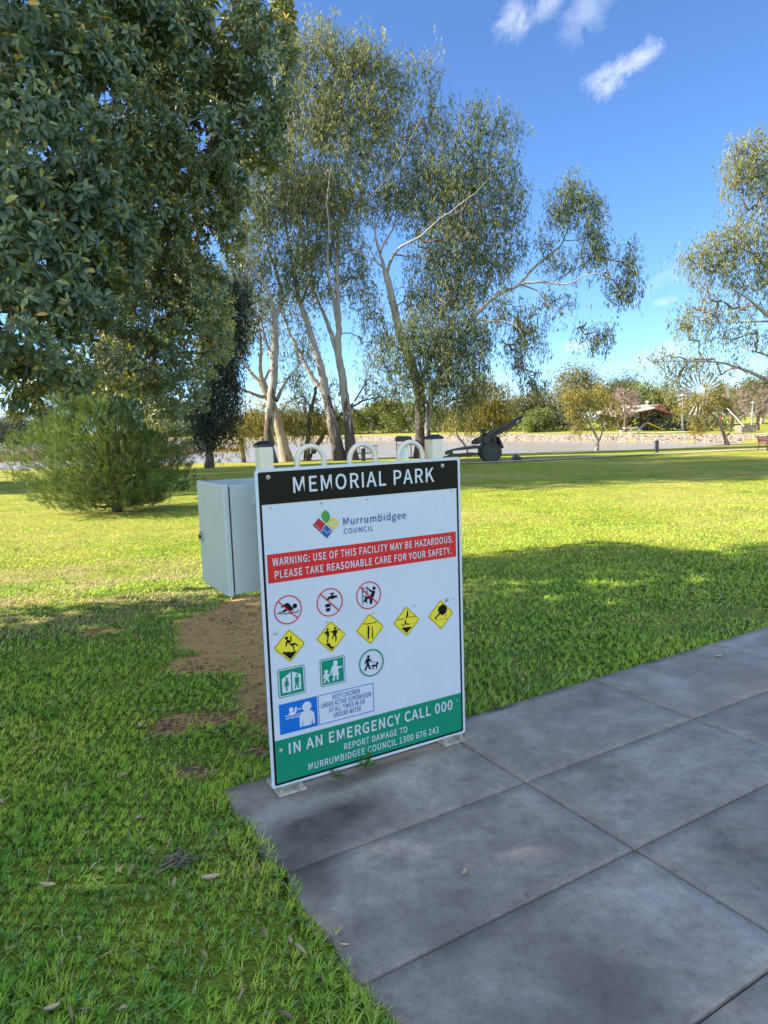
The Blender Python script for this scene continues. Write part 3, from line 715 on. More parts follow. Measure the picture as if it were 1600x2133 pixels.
def build_rack():
    t = thing('hoop_top_rack', 'cream tubular steel rack with three hoops and black capped posts carrying the notice board', 'rack', spt(SW/2, -.01, -.06))
    dp = -.048; half = .0300
    for (px, ytop, ycap, bp) in ((554, 929.5, 918, (590, 1652)), (911, 913, 904.5, (932, 1543))):
        u, v = sp(px, ytop, dp+half); _, vt = sp(px, ycap, dp)
        b = MB(); c0 = spt(u, -.003, dp); c1 = spt(u, v, dp); cc = (c0+c1)/2
        b.box(cc, (2*half, 2*half, np.linalg.norm(c1-c0)), SYAW); b.build('post', M['cream'], t, bevel=.004)
        b = MB(); h = vt-v; k = half+.005
        rows = [(k, v-.004), (k, v+h*.30), (k*.92, v+h*.42), (k*.40, v+h)]
        vs = [spt(u+sx*r_, vv, dp+sy*r_) for r_, vv in rows for sx, sy in ((-1, -1), (1, -1), (1, 1), (-1, 1))]
        fs = [(i*4+j, i*4+(j+1) % 4, i*4+4+(j+1) % 4, i*4+4+j) for i in range(3) for j in range(4)] + [(12, 13, 14, 15), (3, 2, 1, 0)]
        b.add(vs, fs); b.build('post_cap', M['cap_black'], t, bevel=.003)
        g = EYE + ray(*bp)*(-CAMH/ray(*bp)[2]); du = float((g-SO)@SX)
        b = MB(); b.box(spt(u+.01, -.0035, dp+.030), (.128, .165, .014), SYAW); pl = b.build('base_plate', M['baseplate'], t, bevel=.006)
        for sx in (-.045, .045):
            b = MB(); c = spt(u+.01+sx, .003, dp+.092); z = np.array([0, 0, 1.0]); b.tube([c, c+z*.008], .010, 6); b.tube([c+z*.008, c+z*.020], .005, 8); o = b.build('anchor_bolt', M['bolt'], t); o.parent = pl; o.location = -pl.location
            me = o.data
    # hoops
    for (pl_, pr_, ytop) in ((613, 680, 923.5), (723.5, 786, 920), (825.5, 884, 915.5)):
        r_ = .0118
        ua, _ = sp(pl_, 960, dp); ub, _ = sp(pr_, 955, dp); ua += r_; ub -= r_; R = (ub-ua)/2; uc = (ua+ub)/2; _, vt = sp((pl_+pr_)/2, ytop, dp); vc = vt-r_-R
        pts = [spt(ua, .12, dp), spt(ua, vc, dp)] + [spt(uc-R*math.cos(a), vc+R*math.sin(a), dp) for a in np.linspace(.15, math.pi-.15, 17)] + [spt(ub, vc, dp), spt(ub, .12, dp)]
        b = MB(); b.tube(pts, r_, 12); b.build('hoop', M['cream'], t, smooth=True)
    for v in (.12, 1.02):
        b = MB(); b.tube([spt(.05, v, dp), spt(SW-.05, v, dp)], .016, 10); b.build('rail', M['cream'], t, smooth=True)
build_rack()

def build_cabinet():
    D = 2.99; k = at(489, 1240, D*.985); kt = at(476.5, 1010.5, D*.985)
    zb, zt = k[2], k[2] + (kt[2]-k[2])
    yaw = math.radians(31); X = np.array([math.cos(yaw), math.sin(yaw), 0]); B = np.array([-math.sin(yaw-.12), math.cos(yaw-.12), 0])   # along the body side, and away along the door
    Y2 = np.array([-X[1], X[0], 0]); o = np.array([k[0], k[1], 0])
    W_, L_, dt = .30, .375, .026
    t = thing('electrical_cabinet', 'pale grey metal electrical cabinet hung behind the notice board with its door closed', 'cabinet', (o[0]+X[0]*.1+Y2[0]*.15, o[1]+X[1]*.1+Y2[1]*.15, zb))
    P = lambda x, y, z: o + X*x + Y2*y + np.array([0, 0, z])
    def blk(b, x0, x1, y0, y1, z0, z1):
        b.add([P(x, y, z) for x in (x0, x1) for y in (y0, y1) for z in (z0, z1)], [(0, 1, 3, 2), (4, 6, 7, 5), (0, 4, 5, 1), (2, 3, 7, 6), (0, 2, 6, 4), (1, 5, 7, 3)])
    b = MB(); blk(b, .006, W_, .002, L_-.002, zb, zt-.002); body = b.build('body', M['grey_paint'], t, bevel=.004)
    b = MB(); blk(b, -.001, .008, .010, L_-.010, zb+.010, zt-.010); b.build('gasket', M['rubber'], t)
    b = MB(); blk(b, -dt, -.0012, -.003, L_+.003, zb-.004, zt+.003); door = b.build('door', M['grey_paint'], t, bevel=.004)
    zl = zb+(zt-zb)*.46
    b = MB(); blk(b, -dt-.008, -dt, L_-.05, L_-.015, zl-.022, zl+.022); lk = b.build('lock', M['galv'], t, bevel=.002); lk.parent = door; lk.location = -door.location
    b = MB(); q0 = P(-dt-.008, L_-.033, zl); b.tube([q0, q0-X*.006], .009, 12); q = b.build('keyhole_cover', M['rubber'], t)
    for yy in (.06, L_-.06):   # brackets to the post
        pass
    b = MB(); blk(b, W_*.35, W_*.55, -.004, .0, zt-.09, zt-.03); q = b.build('bolted_plate', M['grey_paint'], t, bevel=.002)
    for zz in (zt-.075, zt-.045):
        b = MB(); c = P(W_*.45, -.004, zz); b.tube([c, c-Y2*.005], .006, 8); o2 = b.build('plate_bolt', M['galv'], t); o2.parent = q; o2.location = -q.location
    # arm fixing it to the near post of the rack
    c1 = spt(.045, (zb+zt)/2-.012, -.09)
    for zz in (zb+.08, zt-.08):
        b = MB(); b.tube([np.array([c1[0], c1[1], zz]), P(W_*.5, .03, zz)], .014, 8); b.build('mounting_arm', M['galv'], t)
    # foot of the cabinet hangs clear of the ground; cable duct down from the back
    b = MB(); b.tube([P(W_*.8, L_*.7, zb+.01), P(W_*.8, L_*.7, -.03)], .025, 12); b.build('cable_duct', M['galv'], t, smooth=True)
build_cabinet()

# ------------------------------------------------------------------ artillery piece, lamp, bollard and other park furniture
M['army'] = plain('army_green_paint', (.030, .040, .030), .5, var=.25, scale=9)
M['army_dark'] = plain('army_dark', (.014, .017, .015), .5, var=.2, scale=9)
M['tyre'] = plain('old_tyre', (.040, .042, .038), .85, var=.3, scale=14)
M['concrete_pad'] = plain('pad_concrete', (.26, .22, .19), .9, var=.2, scale=2)
M['black_metal'] = plain('black_metal', (.016, .017, .02), .4, var=.15)
M['dark_post'] = plain('dark_post', (.03, .035, .045), .5, var=.2)
M['pale_metal'] = plain('pale_metal', (.55, .57, .58), .4, metal=.4, var=.1)
M['red_steel'] = plain('red_oxide_steel', (.30, .085, .05), .5, var=.15)
M['roof_sheet'] = plain('pale_roof_sheet', (.66, .58, .46), .5, var=.08, scale=2)
M['yellow_plastic'] = plain('yellow_plastic', (.80, .50, .03), .35, var=.05)
M['blue_plastic'] = plain('blue_plastic', (.12, .25, .45), .4, var=.1)
M['pale_blue'] = plain('pale_blue_panel', (.45, .62, .75), .4, var=.06)
M['timber'] = plain('weathered_timber', (.25, .20, .16), .8, var=.3, scale=5)
M['white_paint'] = plain('white_paint', (.75, .75, .72), .4, var=.06)
M['red_paint'] = plain('red_slats', (.35, .07, .05), .5, var=.15)

def build_gun():
    Y0 = 40.0; c = at(1020, 941, Y0); s = .15/FPX*Y0        # metres per tracing unit
    R = 130*s; o = np.array([c[0], Y0, c[2]-R])
    t = thing('field_gun', 'dark green towed field gun with raised barrel and big rubber wheel', 'artillery gun', o)
    P = lambda x, z, d=0: o + np.array([(x-815)*s, d, (820-z)*s])
    hw = .80
    for sy in (-1, 1):
        w = MB(); cc = P(815, 690, sy*hw); a = .115
        prof = [(R*.56, -a*.8), (R*.80, -a), (R*.95, -a*.95), (R, -a*.6), (R, a*.6), (R*.95, a*.95), (R*.80, a), (R*.56, a*.8)]
        w.lathe(prof, cc, 'Y', 40)
        for k in range(30):
            an = 2*math.pi*k/30
            for q in (-1, 1):
                an2 = an + (.1 if q > 0 else 0); w.box(cc+np.array([math.cos(an2)*R*1.005, q*a*.55, math.sin(an2)*R*1.005]), (.045, a*.95, .055), M=Matrix.Rotation(-an2, 3, 'Y'))
        wh = w.build('wheel', M['tyre'], t, smooth=True)
        h = MB(); h.lathe([(R*.57, -.085), (R*.57, .085)], cc, 'Y', 32); h.lathe([(R*.5, -.10), (R*.5, .10)], cc, 'Y', 32); h.lathe([(R*.16, -.16), (R*.2, -.10), (R*.2, .10), (R*.16, .16)], cc, 'Y', 20)
        for k in range(8):
            an = 2*math.pi*k/8; h.lathe([(.018, -.118), (.018, .118)], cc+np.array([math.cos(an)*R*.33, 0, math.sin(an)*R*.33]), 'Y', 8)
        hb = h.build('rim', M['army'], t, smooth=True); hb.parent = wh; hb.location = -wh.location
    b = MB(); b.tube([P(815, 690, -hw), P(815, 690, hw)], .07, 12); b.build('axle', M['army'], t)
    E = lambda poly, d: (poly, lambda u, v, dd: P(u, v, dd), -d, d)
    b = MB()
    b.prism(*E([(745, 600), (620, 596), (460, 612), (330, 632), (235, 655), (200, 668), (200, 712), (285, 690), (300, 660), (470, 650), (600, 640), (660, 640), (690, 655), (760, 665)], .22))
    b.build('trail', M['army'], t, bevel=.01)
    b = MB(); b.prism(*E([(700, 690), (640, 700), (560, 690), (420, 700), (310, 700), (250, 712), (205, 735), (215, 742), (300, 735), (395, 735), (410, 752), (440, 738), (500, 740), (525, 755), (560, 735), (620, 722), (690, 735), (740, 795), (765, 780), (740, 740)], .16)); b.build('lower_trail_arm', M['army'], t, bevel=.008)
    b = MB(); b.prism(*E([(262, 660), (300, 655), (300, 735), (262, 735)], .34)); b.build('trail_brace', M['army'], t); b = MB(); b.prism(*E([(655, 640), (690, 640), (700, 735), (660, 705)], .18)); b.build('trail_brace', M['army'], t)
    # carriage and saddle
    b = MB(); b.prism(*E([(700, 570), (745, 545), (760, 490), (830, 470), (905, 480), (925, 560), (935, 640), (870, 690), (760, 690), (700, 640)], .24)); b.build('saddle', M['army_dark'], t, bevel=.015)
    b = MB(); b.prism([(905, 485), (925, 480), (985, 630), (958, 645), (940, 600)], lambda u, v, dd: P(u, v, dd), -.7, .7); b.prism([(840, 490), (900, 482), (905, 560), (845, 560)], lambda u, v, dd: P(u, v, dd), -.42, -.36)
    b.build('shield', M['army_dark'], t)
    b = MB(); b.prism([(925, 640), (975, 632), (978, 640), (930, 650)], lambda u, v, dd: P(u, v, dd), -.5, .5); b.build('shield_foot', M['army_dark'], t)
    # barrel, cradle, recoil gear
    A_ = (615, 545); Bm = (1272, 222)
    dirv = np.array([Bm[0]-A_[0], Bm[1]-A_[1]])/np.hypot(Bm[0]-A_[0], Bm[1]-A_[1])
    q = lambda f_, off=0, d=0: P(A_[0]+(Bm[0]-A_[0])*f_ - dirv[1]*off, A_[1]+(Bm[1]-A_[1])*f_ + dirv[0]*off, d)
    b = MB(); b.tube([q(.05), q(.40), q(.42), q(.56), q(.57), q(.93), q(.935), q(1.0)], [.145, .14, .125, .115, .098, .082, .095, .09], 18); bar = b.build('barrel', M['army'], t, smooth=True)
    b = MB(); b.tube([q(1.0005), q(1.002)], .055, 16); mz = b.build('muzzle_bore', M['rubber'], t); mz.parent = bar; mz.location = -bar.location
    b = MB(); b.prism(*E([(565, 540), (625, 495), (690, 555), (700, 572), (620, 584), (575, 578)], .15)); br = b.build('breech', M['army_dark'], t, bevel=.015)
    b = MB(); b.tube([P(590, 570, -.16), P(555, 580, -.24)], .02, 8); o2 = b.build('breech_lever', M['army_dark'], t); o2.parent = br; o2.location = -br.location
    b = MB(); b.tube([q(.10, 45), q(.92, 46)], [.10, .07], 14); b.tube([q(.92, 46), q(.955, 40)], [.085, .085], 12); b.build('recoil_cylinder', M['army'], t, smooth=True)
    b = MB(); b.prism(*E([(650, 540), (840, 455), (920, 470), (830, 520), (700, 580)], .13)); b.build('cradle', M['army'], t, bevel=.01)
    b = MB(); b.box(P(722, 400, -.22), (.26, .14, .20)); b.box(P(785, 382, -.22), (.22, .05, .04)); b.tube([P(735, 420, -.22), P(770, 470, -.22)], .035, 8); b.tube([P(700, 455, -.22), P(740, 440, -.22)], .05, 10); b.build('sight_mount', M['army_dark'], t, bevel=.008)
    b = MB(); b.tube([P(850, 395, -.2), P(850, 330, -.2)], .02, 8); b.box(P(833, 312, -.2), (.10, .08, .18)); b.build('dial_sight', M['galv'], t, bevel=.008)
    b = MB(); b.lathe([(.20, -.02), (.20, .02)], P(770, 520, -.32), 'Y', 20); b.lathe([(.165, -.03), (.165, .03)], P(770, 520, -.32), 'Y', 20); b.tube([P(770, 520, -.2), P(770, 520, -.36)], .02, 8); b.build('elevating_handwheel', M['army'], t)
    b = MB(); b.box(P(1198, 300, -.04), (.07, .07, .12)); b.build('muzzle_clamp', M['galv'], t)
    # slab it stands on
    zt = o[2]
    b = MB(); b.box((o[0]+.2, Y0-.1, zt-.06), (8.2, 3.2, .12), .02); p_ = b.build('gun_pad', M['concrete_pad'], bevel=.02); tag(p_, kind='structure')
    # ground spotlight
    q0 = P(1150, 805, -.9); t2 = thing('ground_spotlight', 'small black spotlight on the pad below the gun muzzle', 'spotlight', q0)
    b = MB(); b.prism([(1092, 770), (1116, 712), (1204, 770), (1208, 800), (1100, 800)], lambda u, v, dd: P(u, v, dd), -1.15, -.7); b.build('housing', M['black_metal'], t2, bevel=.02)
    b = MB(); b.prism([(1086, 772), (1110, 712), (1116, 714), (1092, 776)], lambda u, v, dd: P(u, v, dd), -1.1, -.75); b.build('lens', M['galv'], t2)
    b = MB(); b.box(P(1150, 812, -.92), (.34, .3, .06)); b.build('foot', M['black_metal'], t2)
build_gun()

def build_furniture():
    # bollard by the path
    p = at(1368, 941, 45.6); z0 = ground_z(p[0], p[1])+0; p[2] = z0; h = 29.5/FPX*45.6
    t = thing('path_bollard', 'dark square bollard with a pale top beside the lakeside footpath', 'bollard', p)
    b = MB(); b.box(p+np.array([0, 0, h*.42]), (.20, .20, h*.84+.1)); b.build('shaft', M['dark_post'], t, bevel=.015)
    b = MB(); b.box(p+np.array([0, 0, h*.92]), (.21, .21, h*.16)); b.build('cap', M['pale_metal'], t, bevel=.015)
    p = at(757, 960, 47); p[2] = ground_z(p[0], p[1]); h = 1.0
    t = thing('shore_bollard', 'black round bollard in front of the barred lakeside bench', 'bollard', p)
    b = MB(); b.tube([p-np.array([0, 0, .1]), p+np.array([0, 0, h*.86])], .15, 14); b.build('shaft', M['black_metal'], t, smooth=True)
    b = MB(); b.tube([p+np.array([0, 0, h*.86]), p+np.array([0, 0, h])], .13, 14); b.build('lamp_head', M['pale_metal'], t, smooth=True)
    # barred bench on the shore
    p = at(762, 960, 49.5); p[2] = ground_z(p[0], p[1]); t = thing('lakeside_bench', 'black bench with an upright barred back facing the lake', 'bench', p)
    W = 1.75
    b = MB()
    for zz in (.48, .98): b.box(p+np.array([0, 0, zz]), (W, .05, .05))
    for k in range(13): b.box(p+np.array([-W/2+.05+k*(W-.1)/12, 0, .73]), (.03, .03, .48))
    b.build('backrest', M['black_metal'], t)
    b = MB()
    for k in range(5): b.box(p+np.array([0, .08+k*.09, .45]), (W, .07, .035))
    b.build('seat', M['black_metal'], t)
    for sx in (-1, 1):
        b = MB(); b.box(p+np.array([sx*W*.42, .0, .3]), (.06, .06, .66)); b.box(p+np.array([sx*W*.42, .45, .2]), (.06, .06, .46)); b.box(p+np.array([sx*W*.42, .22, .40]), (.06, .45, .05)); b.build('leg', M['black_metal'], t)
    # bin stand with a black hood
    p = at(842, 958, 48.5); p[2] = ground_z(p[0], p[1]); t = thing('hooded_bin', 'pale blue rubbish bin under a black hood between the gum trees', 'bin', p)
    b = MB(); b.box(p+np.array([0, 0, .45]), (.60, .62, .9)); b.build('body', M['pale_blue'], t, bevel=.03)
    b = MB(); b.prism([(-.56, 1.22), (.56, 1.22), (.60, 1.36), (.50, 1.56), (-.40, 1.60), (-.60, 1.50)], lambda u, v, d: p+np.array([u, d, v]), -.4, .4); b.build('hood', M['black_metal'], t, bevel=.02)
    b = MB()
    for sx in (-.5, .5):
        for sy in (-.33, .33): b.box(p+np.array([sx, sy, .6]), (.04, .04, 1.3))
    for sy in (-.33, .33): b.box(p+np.array([0, sy, .98]), (1.0, .04, .04))
    b.build('stand', M['black_metal'], t)
    # red bench at the right edge
    p = gp(1600, 939); t = thing('red_slat_bench', 'red slatted bench on black legs at the right edge of the lawn', 'bench', p)
    yw = math.radians(35); X = np.array([math.cos(yw), math.sin(yw), 0]); Y = np.array([-X[1], X[0], 0]); Z = np.array([0, 0, 1.0]); Mz = Matrix.Rotation(yw, 3, 'Z')
    b = MB()
    for k in range(5): b.box(p+X*.5+Y*(.05+k*.1)+Z*.45, (1.5, .08, .035), M=Mz)
    b.build('seat', M['red_paint'], t)
    b = MB()
    for k in range(3): b.box(p+X*.5+Y*(.52+k*.03)+Z*(.56+k*.12), (1.5, .035, .09), M=Mz)
    b.build('backrest', M['red_paint'], t)
    for q in (-.1, 1.1):
        b = MB(); b.tube([p+X*q+Z*0, p+X*q+Y*.05+Z*.44], .025, 6); b.tube([p+X*q+Y*.55, p+X*q+Y*.48+Z*.44, p+X*q+Y*.6+Z*.9], .025, 6); b.tube([p+X*q+Y*.02+Z*.43, p+X*q+Y*.5+Z*.43], .022, 6); b.tube([p+X*q+Y*.5+Z*.62, p+X*q-Y*.02+Z*.64, p+X*q+Z*.44], .02, 6); b.build('leg', M['black_metal'], t)
build_furniture()

def build_far_side():
    # shelter
    Y0 = 88.0
    g = lambda px, py, Y=Y0: at(px, py, Y)
    pc = g(1358, 897); z0 = float(ground_z(pc[0], pc[1])); k = Y0/FPX; S = lambda px, py, d=0: g(px, py) + np.array([0, d, 0])
    t = thing('picnic_shelter', 'open picnic shelter with pale two-level roof on red steel posts', 'shelter', (pc[0], pc[1], z0))
    for px, d in ((1342, 0), (1305, 0), (1381, 0), (1330, 6), (1371, 6), (1397, 6)):
        q = S(px, 880, d); b = MB(); zt = S(1342, 854)[2]+.2
        b.box((q[0], q[1], (z0-.3+zt)/2), (.26, .26, zt-z0+.3)); b.build('post', M['red_steel'], t)
    x0, xr, x1 = S(1283, 0)[0], S(1358, 0)[0], S(1406, 0)[0]; ze, zr = S(1283, 866)[2], S(1358, 852)[2]; ze2 = S(1406, 860)[2]
    b = MB(); D0, D1 = Y0-2, Y0+8
    # the left slope faces the viewer; eave nearest the viewer on the left
    zl = S(1300, 866)[2]; zm = S(1358, 849)[2]
    b.add([(x0, D0, zl), (xr+.3, D0-.3, zm), (xr+.3, D1, zm+.6), (x0, D1, zl+.6), (x0, D0, zl-.12), (xr+.3, D0-.3, zm-.12), (xr+.3, D1, zm+.48), (x0, D1, zl+.48)], [(0, 1, 2, 3), (7, 6, 5, 4), (0, 4, 5, 1), (1, 5, 6, 2), (2, 6, 7, 3), (3, 7, 4, 0)])
    b.build('lower_roof', M['roof_sheet'], t)
    b = MB(); b.add([(xr+.31, D0-.3, zm), (x1, D0, ze2), (x1, D1, ze2+.5), (xr+.31, D1, zm+.6), (xr+.31, D0-.3, zm-.25), (x1, D0, ze2-.25), (x1, D1, ze2+.25), (xr+.31, D1, zm+.3)], [(0, 1, 2, 3), (7, 6, 5, 4), (0, 4, 5, 1), (1, 5, 6, 2), (2, 6, 7, 3), (3, 7, 4, 0)]); b.build('gable_roof', M['red_steel'], t)
    b = MB(); pts = [(1340, 852), (1340, 846), (1352, 842), (1383, 847), (1383, 852)]
    b.prism(pts, lambda u, v, d: S(u, v, d), .6, 5); b.build('lantern_wall', M['roof_sheet'], t)
    b = MB(); b.prism([(1318, 848), (1376, 842), (1384, 846), (1378, 848), (1374, 844.5), (1320, 850.5)], lambda u, v, d: S(u, v, d), .2, 5.4); b.build('upper_roof', M['roof_sheet'], t)
    b = MB(); b.prism([(1372, 842), (1385, 846), (1385, 854), (1382, 854), (1382, 847.5), (1371, 844)], lambda u, v, d: S(u, v, d), .0, .25); b.prism([(1362, 848), (1366, 848), (1366, 855), (1362, 855)], lambda u, v, d: S(u, v, d), .3, .6); b.build('gable_trim', M['red_steel'], t)
    # yellow slide
    q = S(1352, 897, -1.5); q[2] = float(ground_z(q[0], q[1])); t2 = thing('playground_slide', 'yellow playground slide under the picnic shelter', 'slide', q)
    b = MB(); h0 = 11*k*1.0
    b.prism([(-1.05, h0*1.45), (-.75, h0*1.5), (1.0, .22), (1.3, .2), (1.3, .05), (.9, .06)], lambda u, v, d: q+np.array([u, d, v]), -.3, .3); b.build('chute', M['yellow_plastic'], t2, bevel=.03)
    b = MB(); b.prism([(-1.05, h0*1.4), (-.95, h0*1.4), (-2.0, .0), (-2.12, .0)], lambda u, v, d: q+np.array([u, d, v]), -.28, -.2); b.prism([(-1.05, h0*1.4), (-.95, h0*1.4), (-2.0, .0), (-2.12, .0)], lambda u, v, d: q+np.array([u, d, v]), .2, .28)
    for i in range(5):
        f_ = (i+.5)/5; b.box(q+np.array([-2.06+1.05*f_, 0, h0*1.4*f_]), (.06, .4, .05))
    b.build('ladder', M['pale_metal'], t2)
    # play tower posts (dark blue) and fence
    q = S(1364, 896, 0); q[2] = float(ground_z(q[0], q[1])); t3 = thing('play_tower', 'dark blue play tower behind the yellow slide', 'play equipment', q)
    b = MB()
    for dx in (-.5, .5):
        for dy in (-.5, .5): b.box(q+np.array([dx, dy, 1.1]), (.12, .12, 2.3))
    b.build('posts', M['dark_post'], t3); b = MB(); b.box(q+np.array([0, 0, 1.0]), (1.1, 1.1, .1)); b.build('platform', M['dark_post'], t3)
    b = MB(); b.box(q+np.array([.55, 0, 1.45]), (.06, 1.0, .7)); b.box(q+np.array([0, .55, 1.45]), (1.0, .06, .7)); b.build('side_panel', M['blue_plastic'], t3)
    # long picnic table
    q = S(1425, 896, 2); q[2] = float(ground_z(q[0], q[1])); t4 = thing('picnic_table', 'long pale picnic table with bench seats beside the shelter', 'picnic table', q)
    b = MB(); b.box(q+np.array([0, 0, .95]), (4.0, .9, .10)); b.build('table_top', M['pale_metal'], t4)
    for dy in (-.8, .8):
        b = MB(); b.box(q+np.array([0, dy, .52]), (4.0, .3, .08)); b.build('seat', M['pale_metal'], t4)
    for dx in (-1.5, 0, 1.5):
        b = MB(); b.box(q+np.array([dx, 0, .45]), (.10, 1.5, .08)); b.box(q+np.array([dx, 0, .45]), (.1, .12, .94)); b.build('leg', M['pale_metal'], t4)
    # small white-topped table on the far bank
    q = g(1313, 905, 77); q[2] = float(ground_z(q[0], q[1])); t4 = thing('bank_picnic_setting', 'small pale table with two seats at the top of the stone bank', 'picnic table', q)
    b = MB(); b.box(q+np.array([0, 0, .72]), (1.5, .8, .08)); b.build('table_top', M['roof_sheet'], t4)
    b = MB(); b.box(q+np.array([0, 0, .36]), (.12, .6, .7)); b.build('pedestal', M['pale_metal'], t4)
    for dx in (-.95, .95):
        b = MB(); b.box(q+np.array([dx, 0, .44]), (.35, .9, .07)); b.box(q+np.array([dx, 0, .2]), (.1, .3, .42)); b.build('seat', M['pale_metal'], t4)
    # lamp posts
    for px, yt, yb, Y, lab in ((1421, 826, 899, 84, 'grey lamp post beside the picnic table'), (1348, 840, 897, 92, 'grey lamp post rising behind the shelter roof'), (1566, 842, 897, 82, 'pale lamp post near the bare pinkish tree')):
        q = at(px, yb, Y); q[2] = float(ground_z(q[0], q[1])); top = at(px, yt, Y)[2]
        t5 = thing('lamp_post', lab, 'lamp post', q, 'lamp posts on the far lawn')
        b = MB(); b.tube([q-np.array([0, 0, .2]), np.array([q[0], q[1], top])], [.13, .07], 10); b.build('pole', M['galv'], t5, smooth=True)
        b = MB(); b.box(q+np.array([0, 0, .15]), (.36, .36, .4)); b.build('base', M['concrete_pad'], t5)
        b = MB(); b.lathe([(.10, 0), (.26, .10), (.26, .26), (.08, .36)], (q[0], q[1], top), 'Z', 12); b.build('lamp_head', M['pale_metal'], t5, smooth=True)
    # windmill
    Y0 = 104; hub = at(1459, 822, Y0); q = np.array([hub[0], Y0, 0]); q[2] = float(ground_z(q[0], q[1])); R = 46/FPX*Y0
    t6 = thing('farm_windmill', 'large galvanised farm windmill with many blades standing behind golden tree', 'windmill', q)
    yw = math.radians(-18); ax = np.array([math.sin(yw), -math.cos(yw), 0]); ex = np.array([math.cos(yw), math.sin(yw), 0]); ez = np.array([0, 0, 1.0]); Hc = hub + ax*.9
    for i in range(30):
        a = 2*math.pi*i/30; rd = ex*math.cos(a)+ez*math.sin(a); tg = -ex*math.sin(a)+ez*math.cos(a)
        b = MB(); vs = []
        for rr, w in ((.42, .055), (.72, .095), (1.0, .125)):
            for sx in (-1, 1): vs.append(Hc+rd*R*rr + tg*R*w*.42*sx + ax*.22*sx*rr)
        n = len(vs); vs += [v - ax*.02 for v in vs]
        b.add(vs, [(0, 1, 3, 2), (2, 3, 5, 4), (6, 8, 9, 7), (8, 10, 11, 9), (0, 6, 7, 1), (4, 5, 11, 10), (0, 2, 8, 6), (2, 4, 10, 8), (1, 7, 9, 3), (3, 9, 11, 5)]); b.build('blade', M['galv'], t6)
    b = MB()
    for rr in (.45, .80): b.tube([Hc+(ex*math.cos(a)+ez*math.sin(a))*R*rr for a in np.linspace(0, 2*math.pi, 37)], .035, 5, cap=False)
    for i in range(6):
        a = 2*math.pi*i/6+.1; b.tube([Hc, Hc+(ex*math.cos(a)+ez*math.sin(a))*R*.98], .04, 5)
    b.build('wheel_frame', M['galv'], t6)
    b = MB(); b.tube([Hc+ax*.3, Hc-ax*1.4], .28, 12); b.build('hub', M['galv'], t6)
    tl = Hc-ax*1.2; b = MB(); td = ex*.92 - ax*.4; td = td/np.linalg.norm(td)
    b.tube([tl, tl+td*3.6+ez*.3], .07, 6); b.build('tail_boom', M['galv'], t6)
    b = MB(); q1 = tl+td*2.9+ez*.2; vs = [q1+ez*.6, q1+td*1.8+ez*1.2, q1+td*1.8-ez*.8, q1-ez*.5]; vs += [v-ax*.04 for v in vs]; b.add(vs, [(0, 1, 2, 3), (7, 6, 5, 4), (0, 4, 5, 1), (1, 5, 6, 2), (2, 6, 7, 3), (3, 7, 4, 0)]); b.build('tail_vane', M['pale_metal'], t6)
    b = MB(); legs = []
    for sx in (-1, 1):
        for sy in (-1, 1): legs.append((q+np.array([sx*1.6, sy*1.6, -.2]), np.array([q[0]+sx*.22, q[1]+sy*.22, hub[2]-.2])))
    for a_, c_ in legs: b.tube([a_, c_], .06, 5)
    for f_ in (.2, .42, .62, .8):
        pts = [a_+(c_-a_)*f_ for a_, c_ in legs]
        for i, j in ((0, 1), (1, 3), (3, 2), (2, 0)): b.tube([pts[i], pts[j]], .035, 4)
    b.build('tower', M['galv'], t6)
    # tall thin mast in front of the windmill
    q = at(1466, 899, 96); q[2] = float(ground_z(q[0], q[1])); t7 = thing('double_mast', 'tall pair of thin white masts rising in front of the windmill', 'mast', q)
    for dx in (-.28, .28):
        b = MB(); b.tube([q+np.array([dx, 0, -.2]), np.array([q[0]+dx*.6, q[1], at(1466, 772 if dx < 0 else 780, 96)[2]])], [.07, .04], 6); b.build('pole', M['pale_metal'], t7)
    # timber crate with a leaning pole
    q = g(1553, 896, 80); q[2] = float(ground_z(q[0], q[1])); t8 = thing('timber_box', 'grey timber slat box on the far lawn near the bare tree', 'box', q)
    b = MB(); hh = 15/FPX*80*1.0
    for i in range(9):
        for sy in (-.75, .75): b.box(q+np.array([-.72+i*.18, sy, hh/2]), (.16, .05, hh))
    for i in range(8):
        for sx in (-.82, .82): b.box(q+np.array([sx, -.64+i*.18, hh/2]), (.05, .16, hh))
    b.build('slat_side', M['timber'], t8); b = MB(); b.box(q+np.array([0, 0, hh-.03]), (1.7, 1.55, .08)); b.build('lid', M['timber'], t8)
    a_ = at(1515, 850, 80); b = MB(); b.tube([q+np.array([-.6, -.8, hh*.9]), a_], .06, 6); tag(b.build('leaning_pole', M['white_paint']), 'long pale pole leaning over the grey timber box', 'pole')
    # red posts and sign on the right lawn
    for px, yt, Y, lab in ((1500.5, 864, 86, 'thin red post behind the leaning golden tree'), (1523, 868, 90, 'taller red post left of the timber box')):
        q = at(px, 897, Y); q[2] = float(ground_z(q[0], q[1])); b = MB(); b.box(q+np.array([0, 0, 1.0]), (.16, .16, 2.3)); o = b.build('red_post', M['red_steel']); tag(o, lab, 'post', 'red posts on the far lawn')
build_far_side()
